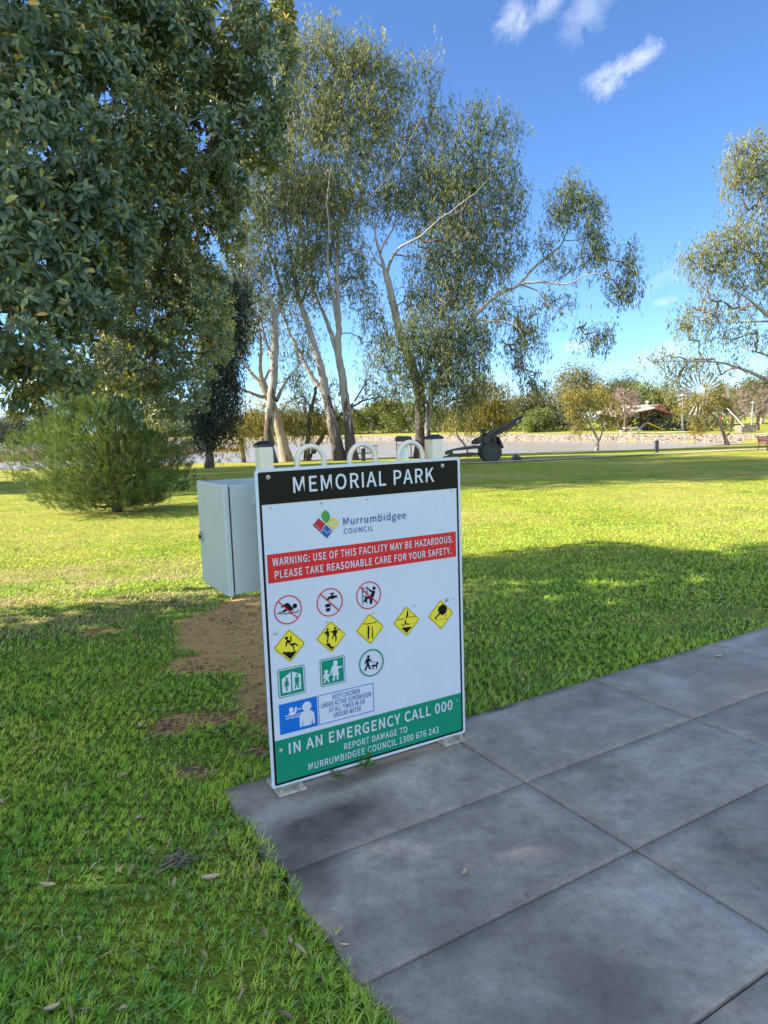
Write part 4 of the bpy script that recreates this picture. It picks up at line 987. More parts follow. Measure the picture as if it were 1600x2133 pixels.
# ------------------------------------------------------------------ trees
M['leaf_gum'] = leaf_mat('gum_leaf', [(0, (.07, .10, .050)), (.45, (.14, .18, .080)), (.75, (.23, .255, .115)), (1, (.29, .25, .11))], trans=.38, spec=.22, rough=.5, tcol=(1.6, 1.5, .75))
M['leaf_gum_lit'] = leaf_mat('olive_gum_leaf', [(0, (.09, .12, .05)), (.5, (.20, .225, .09)), (1, (.34, .32, .13))], trans=.38, spec=.22, rough=.5, tcol=(1.6, 1.5, .7))
M['leaf_gold'] = leaf_mat('golden_leaf', [(0, (.17, .17, .035)), (.5, (.31, .27, .055)), (1, (.42, .27, .06))], trans=.42, rough=.5, tcol=(1.5, 1.3, .6))
M['leaf_weep'] = leaf_mat('weeping_leaf', [(0, (.12, .145, .036)), (.5, (.22, .225, .06)), (1, (.34, .26, .085))], trans=.5, rough=.5, tcol=(1.7, 1.4, .6))
M['leaf_dark'] = leaf_mat('dark_leaf', [(0, (.016, .028, .020)), (.6, (.035, .052, .034)), (1, (.065, .08, .045))], trans=.2, rough=.5)
M['leaf_olive'] = leaf_mat('far_olive_leaf', [(0, (.11, .12, .05)), (.5, (.19, .185, .08)), (1, (.28, .245, .11))], trans=.36, rough=.55)
M['leaf_green'] = leaf_mat('far_green_leaf', [(0, (.10, .13, .035)), (.5, (.17, .20, .055)), (1, (.26, .26, .085))], trans=.36, rough=.55)
M['leaf_deep'] = leaf_mat('far_deep_leaf', [(0, (.055, .075, .038)), (.5, (.10, .115, .055)), (1, (.17, .165, .08))], trans=.3, rough=.55)
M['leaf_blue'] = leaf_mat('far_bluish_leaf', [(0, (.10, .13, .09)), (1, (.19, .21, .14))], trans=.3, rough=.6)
M['leaf_big'] = leaf_mat('broad_leaf', [(0, (.066, .105, .062)), (.45, (.115, .17, .098)), (.7, (.23, .29, .14)), (.88, (.36, .34, .08)), (1, (.52, .34, .07))], trans=.24, rough=.42, tcol=(2.0, 1.6, .3), spec=.5)
M['needle'] = leaf_mat('pine_needle', [(0, (.038, .075, .022)), (.5, (.09, .15, .038)), (1, (.26, .31, .08))], trans=.3, rough=.5)
M['fruit'] = plain('orange_fruit', (.42, .17, .03), .45, var=.3, scale=20)

def bark_mat(name, pale, mid, dark, z_dark, streak=1.0, zs=1.0):
    """smooth pale gum bark with long dark streaks; rough dark stocking at the foot"""
    m_, nt, b = mat_new(name); g = nt.nodes.new('ShaderNodeNewGeometry').outputs['Position']
    mp = nt.nodes.new('ShaderNodeMapping'); mp.inputs['Scale'].default_value = (1, 1, .22); nt.links.new(g, mp.inputs[0]); p = mp.outputs[0]
    n1 = noise_(nt, p, 2.6, 5, .65, .3); n2 = noise_(nt, p, 9, 5, .7, .4)
    c = ramp(nt, n1, [(.3, mid), (.55, pale), (.75, tuple(x*1.08 for x in pale))])
    c = mixc(nt, .6, c, ramp(nt, n2, [(.3, (.6, .56, .5)), (.5, (1, 1, 1))]), 'MULTIPLY')
    sep = nt.nodes.new('ShaderNodeSeparateXYZ'); nt.links.new(g, sep.inputs[0])
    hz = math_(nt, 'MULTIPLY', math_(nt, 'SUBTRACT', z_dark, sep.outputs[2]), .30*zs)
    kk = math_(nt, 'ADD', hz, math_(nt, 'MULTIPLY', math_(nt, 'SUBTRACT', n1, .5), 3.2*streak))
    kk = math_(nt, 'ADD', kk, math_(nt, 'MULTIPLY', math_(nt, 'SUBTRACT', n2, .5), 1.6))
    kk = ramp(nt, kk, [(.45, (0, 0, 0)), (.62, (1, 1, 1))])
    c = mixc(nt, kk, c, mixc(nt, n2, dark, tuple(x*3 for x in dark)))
    nt.links.new(c, b.inputs['Base Color']); b.inputs['Roughness'].default_value = .8; bump_(nt, b, n2, .6, .05); return m_
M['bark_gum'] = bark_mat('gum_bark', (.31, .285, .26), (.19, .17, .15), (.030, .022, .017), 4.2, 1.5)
M['bark_gum_tan'] = bark_mat('tan_gum_bark', (.34, .27, .19), (.22, .17, .115), (.075, .035, .02), .9)
M['bark_pale'] = bark_mat('pale_bark', (.27, .23, .18), (.18, .15, .115), (.09, .07, .055), -1.5)
M['bark_dark'] = bark_mat('dark_bark', (.10, .075, .055), (.06, .045, .035), (.02, .015, .012), .5)
M['bark_brown'] = bark_mat('brown_bark', (.20, .16, .12), (.12, .095, .07), (.03, .022, .018), -.5)
M['bark_twig'] = plain('twig', (.17, .12, .10), .9, var=.25, scale=3)
M['bark_far'] = plain('far_bark', (.33, .28, .22), .9, var=.3, scale=2)
M['twig_pink'] = plain('bare_twig', (.30, .21, .18), .9, var=.2, scale=2)

def resample(P, step):
    P = np.asarray(P, float); d = np.r_[0, np.cumsum(np.linalg.norm(np.diff(P[:, :3], axis=0), axis=1))]
    n = max(2, int(d[-1]/step)+1); t = np.linspace(0, d[-1], n)
    # smooth through the traced points
    out = np.stack([np.interp(t, d, P[:, k]) for k in range(P.shape[1])], 1)
    for _ in range(2): out[1:-1] = out[1:-1]*.5 + (out[:-2]+out[2:])*.25
    return out
class Tubes:
    def __init__(s): s.V = []; s.F = []; s.n = 0
    def add(s, P, R, n=6):
        P = np.asarray(P, float); R = np.asarray(R, float); k = len(P)
        T = np.gradient(P, axis=0); T = unit(T)
        ref = np.tile(np.array([.31, .17, .93]), (k, 1)); ref[np.abs(T@np.array([.31, .17, .93])) > .93] = (1, 0, 0)
        u = unit(np.cross(T, ref)); w = np.cross(T, u)
        a = np.linspace(0, 2*np.pi, n, endpoint=False)
        ring = P[:, None] + R[:, None, None]*(u[:, None]*np.cos(a)[None, :, None] + w[:, None]*np.sin(a)[None, :, None])
        s.V.append(ring.reshape(-1, 3)); i = np.arange(k-1)[:, None]*n; j = np.arange(n)[None]; j2 = (j+1) % n
        s.F.append((np.stack([i+j, i+j2, i+n+j2, i+n+j], -1).reshape(-1, 4))+s.n); s.n += k*n
    def build(s, name, mat, parent): return np_mesh(name, np.concatenate(s.V), [np.concatenate(s.F)], mat, parent, smooth=True)

def grow(skel, att, rng, step=.7, rtip=.018, expo=.42, wig=.075, maxr=.2, lift=.15):
    """join every attractor to the traced limbs; returns the list of (points, radii)"""
    P = np.concatenate([s_[:, :3] for s_ in skel]); NP = [p for p in P]; par = [-1]*len(P); nsk = len(P); cnt = np.zeros(nsk).tolist()
    A = np.asarray(att); d0 = np.min(np.linalg.norm(A[:, None]-P[None], axis=2), axis=1); order = np.argsort(d0); paths = []
    buf = np.zeros((nsk+len(A)*24, 3)); buf[:nsk] = P; n = nsk
    for k in order:
        a = A[k]; D = buf[:n]-a; d = np.linalg.norm(D, axis=1); cost = d + .55*np.maximum(0, D[:, 2]) - .0*d
        j = int(np.argmin(cost)); p0 = buf[j].copy(); L = np.linalg.norm(a-p0)
        m_ = min(20, max(2, int(L/step)+1)); t = np.linspace(0, 1, m_+1)
        mid = (p0+a)/2 + np.array([0, 0, lift*L]) + rng.normal(0, wig*L, 3)
        pts = ((1-t)**2)[:, None]*p0 + (2*t*(1-t))[:, None]*mid + (t**2)[:, None]*a
        pts[1:-1] += rng.normal(0, wig*.25*step, (m_-1, 3))
        ids = [j]
        for q in pts[1:]:
            buf[n] = q; par.append(ids[-1]); cnt.append(0); ids.append(n); n += 1
        paths.append(ids)
        i = ids[-1]
        while i >= nsk: cnt[i] += 1; i = par[i]
    out = []
    for ids in paths:
        c = np.array([cnt[i] if i >= nsk else 0 for i in ids], float); c[0] = max(c[1], c[0] if ids[0] >= nsk else 0)
        if ids[0] >= nsk: c[0] = c[1]
        r_ = np.minimum(maxr, rtip*np.maximum(c, 1)**expo); r_[-1] *= .55; out.append((buf[ids], r_))
    return out

def leaves(C, n, rng, sig, L, Wd, hang=.7, name='crown', mat=None, parent=None, tbias=0.0, tvar=.35, clump=None, strand=0, slen=.7):
    """n narrow leaves round every centre in C, hanging"""
    k = len(C); base = np.repeat(C, n, axis=0); N = len(base)
    off = rng.normal(0, 1, (N, 3))*np.array(sig); off[:, 2] = off[:, 2]*.9 - abs(sig[2])*.25
    if strand:                                    # drooping sprays: groups of leaves share one hanging twig
        q = int(strand); g = np.arange(N)//q; o2 = rng.normal(0, 1, (g[-1]+1, 3))*np.array(sig); sway = rng.normal(0, .22, (g[-1]+1, 3)); u_ = rng.random(N)[:, None]; Ls = rng.uniform(.45, 1.1, (g[-1]+1, 1))
        off = o2[g] + (np.array([0, 0, -1.0])+sway[g])*u_*Ls[g]*slen + rng.normal(0, .045, (N, 3)); off[:, 2] += slen*.25
    pos = base+off
    dr = rng.normal(0, 1, (N, 3)); dr[:, 2] = dr[:, 2]*.6 - hang*2.0; dr = unit(dr)
    sd = unit(np.cross(dr, rng.normal(0, 1, (N, 3)))); l = (L*rng.uniform(.65, 1.25, N))[:, None]; w = (Wd*rng.uniform(.7, 1.3, N))[:, None]*.5
    bend = unit(np.cross(sd, dr))*l*rng.normal(0, .09, (N, 1))
    V = np.stack([pos, pos+dr*l*.42+sd*w+bend, pos+dr*l, pos+dr*l*.42-sd*w+bend], 1).reshape(-1, 3)
    F = np.arange(4*N).reshape(N, 4)
    ct = rng.normal(0, .16, k) if clump is None else clump
    t = np.clip(.45 + tbias + np.repeat(ct, n) + rng.normal(0, tvar*.5, N), 0, 1)
    return np_mesh(name, V, [F], mat, parent, attrs={'tint': np.repeat(t, 4)})

def limb(pts, Y, r0, r1, dy=0.0, rng=None):
    """traced photo polyline at distance Y; radii r0 -> r1 in metres; dy = how much nearer or farther its end lies"""
    k = len(pts); return np.array([[*at(p[0], p[1], Y+dy*i/max(1, k-1)), r0+(r1-r0)*(i/max(1, k-1))] for i, p in enumerate(pts)])

def blob_points(blobs, Y, rng, per, fill=1.0, shell=.0):
    """photo ellipses (cx, cy, rx, ry[, dY[, weight]]) -> points spread in ellipsoids at distance Y"""
    out = []
    for bl in blobs:
        cx, cy, rx, ry = bl[:4]; dy = bl[4] if len(bl) > 4 else 0; wt = bl[5] if len(bl) > 5 else 1
        yy = Y+dy; c = at(cx, cy, yy); k = yy/FPX; a, b_ = rx*k, ry*k; dpt = (a+b_)/2*.9
        n = max(3, int(per*wt**.75*1.6*(rx*ry)**.85/100))
        q = rng.normal(0, 1, (n, 3)); q = unit(q)*(rng.random((n, 1))**(1/2.0))*np.where(rng.random((n, 1)) < .25, rng.uniform(1.0, 1.45, (n, 1)), 1.0)
        out.append(c + q*np.array([a, dpt, b_])*fill)
    return np.concatenate(out)

def gum_tree(name, label, Y, limbs, blobs, mat, bark, rng, per=10, nl=34, L=.32, Wd=.058, sig=(.27, .27, .46), cat='tree', group=None, base=None, slen=.75, rtip=.011, hang=1.0, tb=0, att_lift=.12, step=.8, maxr=.065):
    sk = []
    for l in limbs:
        P = limb(l[0], Y+(l[3] if len(l) > 3 else 0), l[1]*(.82 if l is limbs[0] else .72), l[2]*(.82 if l is limbs[0] else .40), l[4] if len(l) > 4 else 0); sk.append(resample(P, .35))
    b0 = sk[0][0] if base is None else np.array([*base, 0])
    zg = float(ground_z(b0[0], b0[1])); org = np.array([b0[0], b0[1], zg])
    t = thing(name, label, cat, org, group)
    tb_ = Tubes()
    for i, s_ in enumerate(sk):
        P, R = s_[:, :3].copy(), s_[:, 3].copy()
        P[1:-1] += rng.normal(0, .02, (len(P)-2, 3))
        if i == 0 or abs(P[0, 2]-zg) < 1.0:
            R = R*(1 + .55*np.exp(-(P[:, 2]-zg).clip(0)/.7)); P = np.concatenate([[P[0]-np.array([0, 0, .5])], P]); R = np.r_[R[0]*1.1, R]
        tb_.add(P, R, 12 if R.max() > .15 else 7)
    tb_.build('trunk', bark, t)
    A = blob_points(blobs, Y, rng, per)
    br = grow(sk, A, rng, step=step, rtip=rtip, lift=att_lift, maxr=maxr); tw = Tubes()
    for P, R in br: tw.add(P, R, 4)
    tw.build('branches', M['bark_twig'] if bark in (M['bark_gum'], M['bark_gum_tan']) else bark, t)
    # leaf clumps hang along the outer part of each branch as well as at its end
    C = [A]
    for P, R in br:
        if len(P) > 3: C.append(P[[-2]])
    C = np.concatenate(C); leaves(C, max(10, int(nl*.46)), rng, sig, L, Wd, hang, 'crown', mat, t, tb, strand=5, slen=slen)
    return t

def build_gums():
    rng = np.random.default_rng(3)
    grp = 'tall gum trees by the lake'
    # left clump, front trunk with the burl
    gum_tree('gum_tree', 'gum with a burl under its fork, dark lower trunk, left of the others', 49.0,
             [([(564, 962), (559, 918), (560, 880), (566, 830), (571, 780), (573, 730), (572, 690), (574, 664)], .42, .29),
              ([(573, 668), (568, 636), (562, 610), (548, 588), (532, 566), (515, 540), (500, 505), (490, 470)], .24, .06, 0, -2), ([(574, 660), (580, 648), (588, 622), (583, 590), (574, 560), (558, 520), (548, 480), (545, 430)], .24, .07, 0, 1.5),
              ([(586, 632), (600, 608), (616, 592), (634, 566), (646, 530)], .12, .04, 0, 1), ([(572, 672), (560, 672), (544, 660), (520, 636), (500, 628)], .13, .05, 0, -1.5), ([(567, 742), (558, 728), (552, 700), (540, 660)], .17, .10, 0, 1)],
             [(520, 470, 45, 50), (560, 450, 45, 60), (500, 540, 40, 45), (545, 545, 40, 45), (520, 350, 40, 60, 0, .6), (560, 320, 40, 60, 0, .6), (530, 410, 40, 40), (600, 540, 40, 40), (640, 560, 30, 40), (510, 610, 45, 30), (500, 680, 40, 40, 0, .6), (560, 620, 25, 30, 1, .6), (640, 500, 30, 40), (575, 390, 40, 50), (600, 600, 30, 35), (620, 790, 32, 30, 0, .7), (480, 590, 40, 50), (540, 700, 25, 30, 2, .4)],
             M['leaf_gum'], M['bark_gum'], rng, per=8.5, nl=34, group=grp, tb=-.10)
    # pale many-limbed gum behind it
    gum_tree('gum_tree', 'stout tan trunked gum leaning left, pale spreading limbs, red bark at foot', 51.0,
             [([(598, 963), (588, 920), (577, 870), (565, 838), (552, 812), (545, 792)], .46, .33), ([(546, 796), (541, 770), (544, 740), (543, 700), (536, 660)], .24, .10), ([(545, 798), (530, 784), (514, 766), (498, 740), (480, 720)], .22, .08, 0, 2),
              ([(553, 826), (540, 828), (520, 816), (498, 808), (470, 800)], .22, .07, 0, -2), ([(575, 834), (582, 820), (592, 800), (606, 780), (625, 760)], .24, .08, 0, 2), ([(548, 800), (556, 780), (566, 760), (570, 730)], .18, .08, 0, 2), ([(560, 842), (545, 845), (525, 838), (500, 836)], .16, .05, 0, 2), ([(582, 866), (592, 850), (598, 835), (615, 830)], .12, .05, 0, 1)],
             [(500, 700, 40, 30), (545, 650, 45, 35, 1, .6), (470, 720, 35, 40), (480, 800, 28, 22, 0, .4), (620, 740, 35, 30, 1, .6), (580, 700, 35, 30, 2, .5), (520, 620, 50, 40, 2, .6), (640, 690, 30, 30, 2, .5)],
             M['leaf_gum'], M['bark_gum_tan'], rng, per=8, nl=30, group=grp, tb=.05)
    # the middle pair: left stem
    gum_tree('gum_tree', 'left stem of the middle gum pair, leaning left and forked near its base', 50.0,
             [([(708, 962), (703, 930), (696, 900), (689, 870), (682, 840), (676, 806), (670, 770), (660, 736), (650, 706), (642, 680), (634, 655), (626, 635), (618, 600), (610, 560), (604, 520), (596, 470), (592, 420)], .50, .06),
              ([(672, 812), (656, 795), (641, 770), (628, 740), (610, 708), (598, 684), (590, 650), (586, 610)], .28, .09, 0, 2), ([(626, 636), (640, 600), (652, 560), (658, 520), (662, 470), (664, 420), (660, 360)], .16, .06, 0, 3), ([(600, 500), (590, 440), (588, 380), (600, 310), (606, 240)], .13, .04, 0, -1), ([(662, 450), (680, 380), (690, 310), (688, 240)], .10, .04, 0, 2)],
             [(612, 110, 46, 45), (660, 80, 50, 42), (590, 190, 40, 55), (640, 180, 55, 55), (700, 120, 45, 45), (610, 270, 50, 55), (660, 270, 55, 55), (600, 350, 45, 50), (650, 360, 60, 50), (610, 430, 50, 50), (660, 440, 55, 50), (640, 520, 50, 45), (690, 520, 40, 40), (660, 600, 40, 40), (610, 640, 35, 40, 2, .6), (640, 720, 30, 30, 1, .5), (585, 120, 25, 40, 0, .4)],
             M['leaf_gum_lit'], M['bark_gum'], rng, per=9, nl=34, group=grp, tb=-.03)
    gum_tree('gum_tree', 'right stem of the middle gum pair, upright and pale with a double fork', 49.6,
             [([(733, 962), (730, 930), (727, 890), (722, 850), (718, 820), (713, 785), (707, 750), (704, 730), (706, 700), (705, 665), (704, 640), (703, 600), (702, 560), (704, 520), (708, 470), (716, 430), (726, 380), (732, 330)], .46, .05),
              ([(703, 736), (692, 700), (682, 672), (672, 648), (661, 628), (652, 595), (648, 560), (652, 510)], .26, .08, 0, 2), ([(702, 668), (695, 630), (690, 600), (684, 570), (682, 530), (686, 480), (680, 420), (690, 350)], .2, .07, 0, -1.5), ([(718, 425), (738, 390), (760, 350), (772, 300), (790, 240)], .10, .03, 0, 1), ([(732, 330), (730, 270), (740, 210), (735, 160)], .09, .03, 0, 1), ([(716, 440), (760, 420), (810, 370), (850, 300), (880, 240)], .10, .03, 0, -2)],
             [(735, 130, 50, 45), (770, 110, 45, 40), (800, 160, 42, 45), (745, 200, 55, 50), (690, 200, 40, 50), (640, 400, 45, 50), (690, 420, 45, 45), (780, 240, 50, 50), (720, 280, 50, 50), (840, 160, 35, 45, 0, .35), (880, 140, 32, 45, 0, .3), (850, 230, 45, 50, 0, .5), (850, 320, 45, 55, 0, .5), (810, 390, 45, 45, 0, .5), (870, 390, 40, 45, 0, .5), (800, 240, 40, 50, 0, .5), (905, 200, 35, 55, 0, .25), (760, 320, 50, 50), (700, 370, 50, 45), (740, 400, 50, 50), (810, 310, 45, 45, 0, .5), (700, 460, 45, 40), (740, 500, 30, 40, 0, .5), (680, 240, 40, 50), (770, 640, 42, 60, 1, .3), (765, 580, 34, 50, 1, .3), (780, 710, 30, 30, 1, .25), (720, 590, 35, 40, 1, .6), (750, 560, 25, 40, 1, .5), (890, 280, 40, 45, 0, .3), (930, 250, 30, 40, 0, .25)],
             M['leaf_gum_lit'], M['bark_gum'], rng, per=9, nl=34, group=grp, tb=0)
    # right-hand big gum
    gum_tree('gum_tree', 'pale gum with black streaked foot nearest the field gun, forking high like a Y', 49.0,
             [([(878, 958), (878, 920), (877, 880), (876, 830), (870, 800), (862, 775), (851, 740), (843, 720), (836, 703), (829, 680), (824, 654), (818, 625), (811, 599), (806, 580), (803, 565)], .50, .25),
              ([(804, 566), (797, 545), (791, 529), (785, 508), (782, 492), (780, 470), (783, 450), (790, 410), (800, 370)], .18, .05, 0, 1), ([(793, 525), (800, 505), (814, 487), (822, 470), (824, 450), (830, 400), (840, 350)], .13, .04, 0, 2), ([(806, 572), (811, 549), (818, 532), (828, 518), (845, 508), (865, 500), (888, 485), (905, 465), (938, 442), (970, 415), (1000, 395), (1020, 370)], .16, .03, 0, -3),
              ([(800, 560), (789, 549), (776, 538), (764, 534), (740, 520), (714, 512)], .10, .03, 0, -1), ([(785, 545), (774, 522), (764, 510), (752, 500), (740, 485), (732, 470)], .08, .03, 0, 1), ([(900, 470), (920, 420), (950, 370), (975, 310), (995, 250)], .10, .03, 0, 1), ([(868, 800), (890, 770), (905, 730), (912, 690), (920, 640)], .16, .05, 0, -2), ([(872, 815), (862, 790), (856, 760), (850, 780)], .03, .02, 0, -1)],
             [(1000, 225, 40, 26, 0, .35), (1050, 260, 40, 30, 0, .28), (1085, 270, 18, 22, 0, .22), (1010, 270, 45, 32, 0, .4), (960, 300, 55, 45, 0, .6), (1020, 320, 55, 40, 0, .5), (900, 350, 55, 50), (940, 390, 60, 50), (990, 390, 55, 50), (1040, 370, 42, 40, 0, .5), (1070, 400, 28, 50, 0, .4), (880, 440, 50, 50, 1, .8), (940, 470, 60, 50), (1000, 460, 60, 50), (1060, 460, 35, 50, 0, .6), (1075, 520, 28, 30, 0, .5), (900, 540, 55, 50), (960, 540, 60, 45), (1020, 530, 45, 40, 0, .8), (880, 620, 40, 45), (930, 620, 50, 45), (980, 600, 45, 40), (840, 410, 45, 50, 2, .5), (760, 440, 40, 40, 2, .3), (800, 430, 30, 50, 1, .3), (1040, 560, 40, 30, 0, .5)],
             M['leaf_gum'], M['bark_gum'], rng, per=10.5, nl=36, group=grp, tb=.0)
    # second big gum with the long limb to the right
    gum_tree('gum_tree', 'bushy gum with one long pale limb reaching out to the right over the lawn', 48.0,
             [([(893, 958), (892, 930), (890, 890), (893, 850), (900, 815), (912, 785), (928, 750), (945, 720), (962, 692), (985, 662), (1005, 640), (1027, 620), (1060, 602), (1085, 592)], .26, .12),
              ([(1080, 594), (1100, 570), (1115, 555), (1130, 540), (1148, 528), (1165, 517), (1175, 500), (1180, 485), (1186, 468), (1183, 440), (1195, 410)], .14, .035, 0, 1), ([(1085, 592), (1105, 588), (1130, 587), (1150, 588), (1185, 595), (1205, 582), (1225, 569), (1245, 567), (1262, 571), (1275, 580)], .12, .02, 0, -2), ([(1085, 593), (1112, 600), (1128, 612), (1138, 630), (1152, 643), (1172, 652), (1195, 658), (1212, 664), (1230, 680)], .08, .012, 0, -1), ([(1150, 588), (1200, 560), (1240, 535), (1270, 525)], .06, .02, 0, 1), ([(1176, 500), (1205, 500), (1235, 495)], .06, .02, 0, 1), ([(1030, 618), (1045, 590), (1065, 565), (1095, 543)], .06, .02, 0, 2),
              ([(908, 795), (930, 790), (960, 800), (985, 815)], .08, .03, 0, -1), ([(985, 664), (1020, 668), (1060, 668), (1080, 680), (1092, 710)], .08, .015, 0, -2), ([(893, 850), (880, 800), (875, 750), (880, 700)], .12, .05, 0, 2), ([(930, 748), (935, 700), (950, 660)], .10, .05, 0, 2)],
             [(1195, 392, 30, 22, 0, .9), (1215, 420, 35, 22, 0, .8), (1170, 420, 22, 25, 0, .6), (1180, 450, 32, 25, 0, .6), (1240, 440, 25, 28, 0, .5), (1235, 475, 25, 25, 0, .5), (1150, 445, 16, 25, 0, .4), (1130, 505, 18, 14, 0, .9), (1155, 545, 25, 20, 0, .5), (1180, 555, 20, 20, 0, .5), (1240, 500, 22, 16, 0, .8), (1255, 525, 28, 22, 0, .9), (1225, 530, 25, 20, 0, .5), (1310, 515, 16, 14, 0, .5), (1305, 545, 24, 22, 0, .5), (1320, 575, 16, 28, 0, .6), (1300, 605, 24, 24, 0, 1.2), (1270, 590, 22, 24, 0, .4), (1150, 618, 25, 18, 0, .5), (1180, 630, 18, 16, 0, .35), (1245, 705, 22, 16, 0, 1.2), (1265, 695, 12, 18, 0, .8), (1210, 690, 18, 14, 0, .3), (1140, 665, 14, 16, 0, .3), (1050, 650, 35, 25, 0, .5), (1090, 655, 28, 25, 0, .7), (1095, 695, 34, 25, 0, .9), (1070, 720, 25, 18, 0, .5), (1130, 720, 22, 18, 0, .4), (1085, 755, 20, 28, 0, .9), (1105, 790, 16, 22, 0, 1), (1130, 805, 14, 16, 0, .9), (1040, 610, 25, 22, 0, .3),
              (870, 690, 45, 40), (920, 690, 45, 45), (970, 680, 40, 45), (890, 740, 45, 35), (940, 745, 50, 40), (990, 740, 35, 45), (830, 720, 42, 35, 0, .6), (790, 740, 42, 32, 0, .45), (800, 690, 35, 30, 1, .4), (900, 790, 40, 32), (950, 800, 40, 32), (985, 800, 30, 35), (835, 780, 38, 30, 0, .6), (920, 840, 30, 25, 0, .7), (960, 845, 30, 22, 0, .8), (1010, 690, 28, 35, 0, .6), (860, 830, 25, 25, 0, .5), (780, 660, 25, 25, 1, .3)],
             M['leaf_gum'], M['bark_gum'], rng, per=11.5, nl=36, group=grp, tb=-.02)
    # dark leaning trunks and weeping tree at the water
    gum_tree('leaning_tree', 'dark forked tree leaning over the water behind the hoops', 51.5,
             [([(640, 963), (640, 935), (642, 905), (644, 880), (648, 858), (653, 835), (658, 810), (660, 790)], .24, .10), ([(642, 958), (656, 934), (668, 914), (682, 893), (704, 872), (722, 855), (738, 838), (752, 815), (765, 790)], .26, .09), ([(716, 862), (730, 850), (749, 837), (765, 832), (779, 829), (814, 824), (840, 828)], .14, .04, 0, 2), ([(730, 846), (745, 860), (757, 872), (777, 874), (790, 860), (800, 852), (820, 848)], .13, .03, 0, -2), ([(752, 872), (765, 855), (780, 842)], .05, .02, 0, 1), ([(650, 850), (635, 830), (622, 812), (610, 805)], .08, .03, 0, 1)],
             [(650, 840, 30, 22, 0, .5), (690, 815, 30, 22, 1, .4), (780, 830, 35, 18, 0, .5), (815, 815, 35, 22, 0, .8), (830, 850, 30, 18, 0, .6), (770, 790, 30, 20, 0, .4), (640, 870, 35, 25, 1, .7), (600, 865, 30, 25, 1, .7), (600, 885, 35, 22), (640, 888, 35, 20), (685, 880, 30, 24), (725, 872, 24, 26, 0, .8), (560, 880, 30, 22, 1, .8), (575, 895, 14, 18, 1), (680, 850, 25, 25, 1, .5), (620, 830, 30, 18, 1, .5)],
             M['leaf_weep'], M['bark_dark'], rng, per=12, nl=34, L=.28, Wd=.055, tb=-.05)
    # weeping golden foliage low on the left of the clump
    gum_tree('weeping_tree', 'weeping golden green tree trailing thin branches down to the lake on the left', 52.5,
             [([(508, 958), (506, 930), (504, 905), (506, 885), (512, 860)], .16, .08), ([(506, 890), (490, 872), (475, 866)], .08, .03), ([(508, 880), (525, 865), (540, 858)], .08, .03)],
             [(470, 880, 22, 16), (495, 868, 22, 16), (530, 868, 26, 22), (545, 890, 20, 20), (520, 895, 22, 16), (465, 905, 16, 16, 0, .7), (495, 905, 20, 16, 0, .8), (455, 925, 7, 20, 0, .7), (470, 935, 8, 18, 0, .5), (500, 930, 9, 20, 0, .8), (490, 915, 10, 20, 0, .6)],
             M['leaf_weep'], M['bark_brown'], rng, per=14, nl=32, L=.26, Wd=.05, hang=1.2, sig=(.3, .3, .5), tb=.12)
    # dense dark tree between the broad-leaved tree and the gums
    gum_tree('dark_tree', 'dense dark green tree hanging low between the broad leaved tree and the gums', 43.0,
             [([(436, 968), (436, 935), (438, 890), (440, 840), (446, 780), (452, 720)], .28, .12)],
             [(470, 610, 45, 40), (500, 640, 35, 35, 0, .8), (455, 680, 45, 45), (495, 700, 30, 40, 0, .7), (450, 750, 45, 40), (480, 770, 28, 35), (450, 810, 48, 38), (480, 840, 26, 32), (440, 860, 45, 32), (470, 880, 22, 22, 0, .9), (430, 895, 28, 22, 0, .7), (445, 905, 16, 14, 0, .8), (430, 915, 12, 12, 0, .7), (420, 905, 30, 22), (465, 905, 12, 14), (410, 870, 40, 40)],
             M['leaf_dark'], M['bark_dark'], rng, per=15, nl=40, L=.24, Wd=.06, tb=0)
    # small golden trees on the shore
    gum_tree('golden_tree', 'small golden green tree with a pale forked trunk standing at the shore beside the lake', 54.6,
             [([(1243, 938), (1244, 928), (1248, 919), (1245, 911), (1238, 901), (1232, 890), (1226, 878), (1219, 870), (1210, 864)], .15, .05), ([(1246, 922), (1252, 914), (1256, 907), (1254, 895), (1254, 881), (1251, 864), (1254, 845), (1262, 825)], .10, .04), ([(1226, 878), (1218, 855), (1212, 838)], .05, .03), ([(1254, 880), (1268, 866), (1278, 850)], .05, .02)],
             [(1190, 822, 20, 14), (1212, 826, 24, 18), (1180, 836, 16, 14), (1208, 848, 26, 16), (1232, 846, 18, 20, 0, .7), (1255, 808, 16, 14), (1262, 830, 22, 20), (1280, 848, 18, 20), (1288, 868, 14, 14), (1262, 862, 20, 16), (1206, 872, 18, 12), (1200, 892, 14, 10), (1240, 872, 16, 14, 0, .6), (1190, 860, 14, 12), (1275, 880, 14, 12, 0, .6), (1212, 900, 10, 8, 0, .5)],
             M['leaf_gold'], M['bark_pale'], rng, per=15, nl=26, L=.22, Wd=.06, sig=(.19, .19, .20), slen=.25, hang=.5, tb=-.05, maxr=.05)
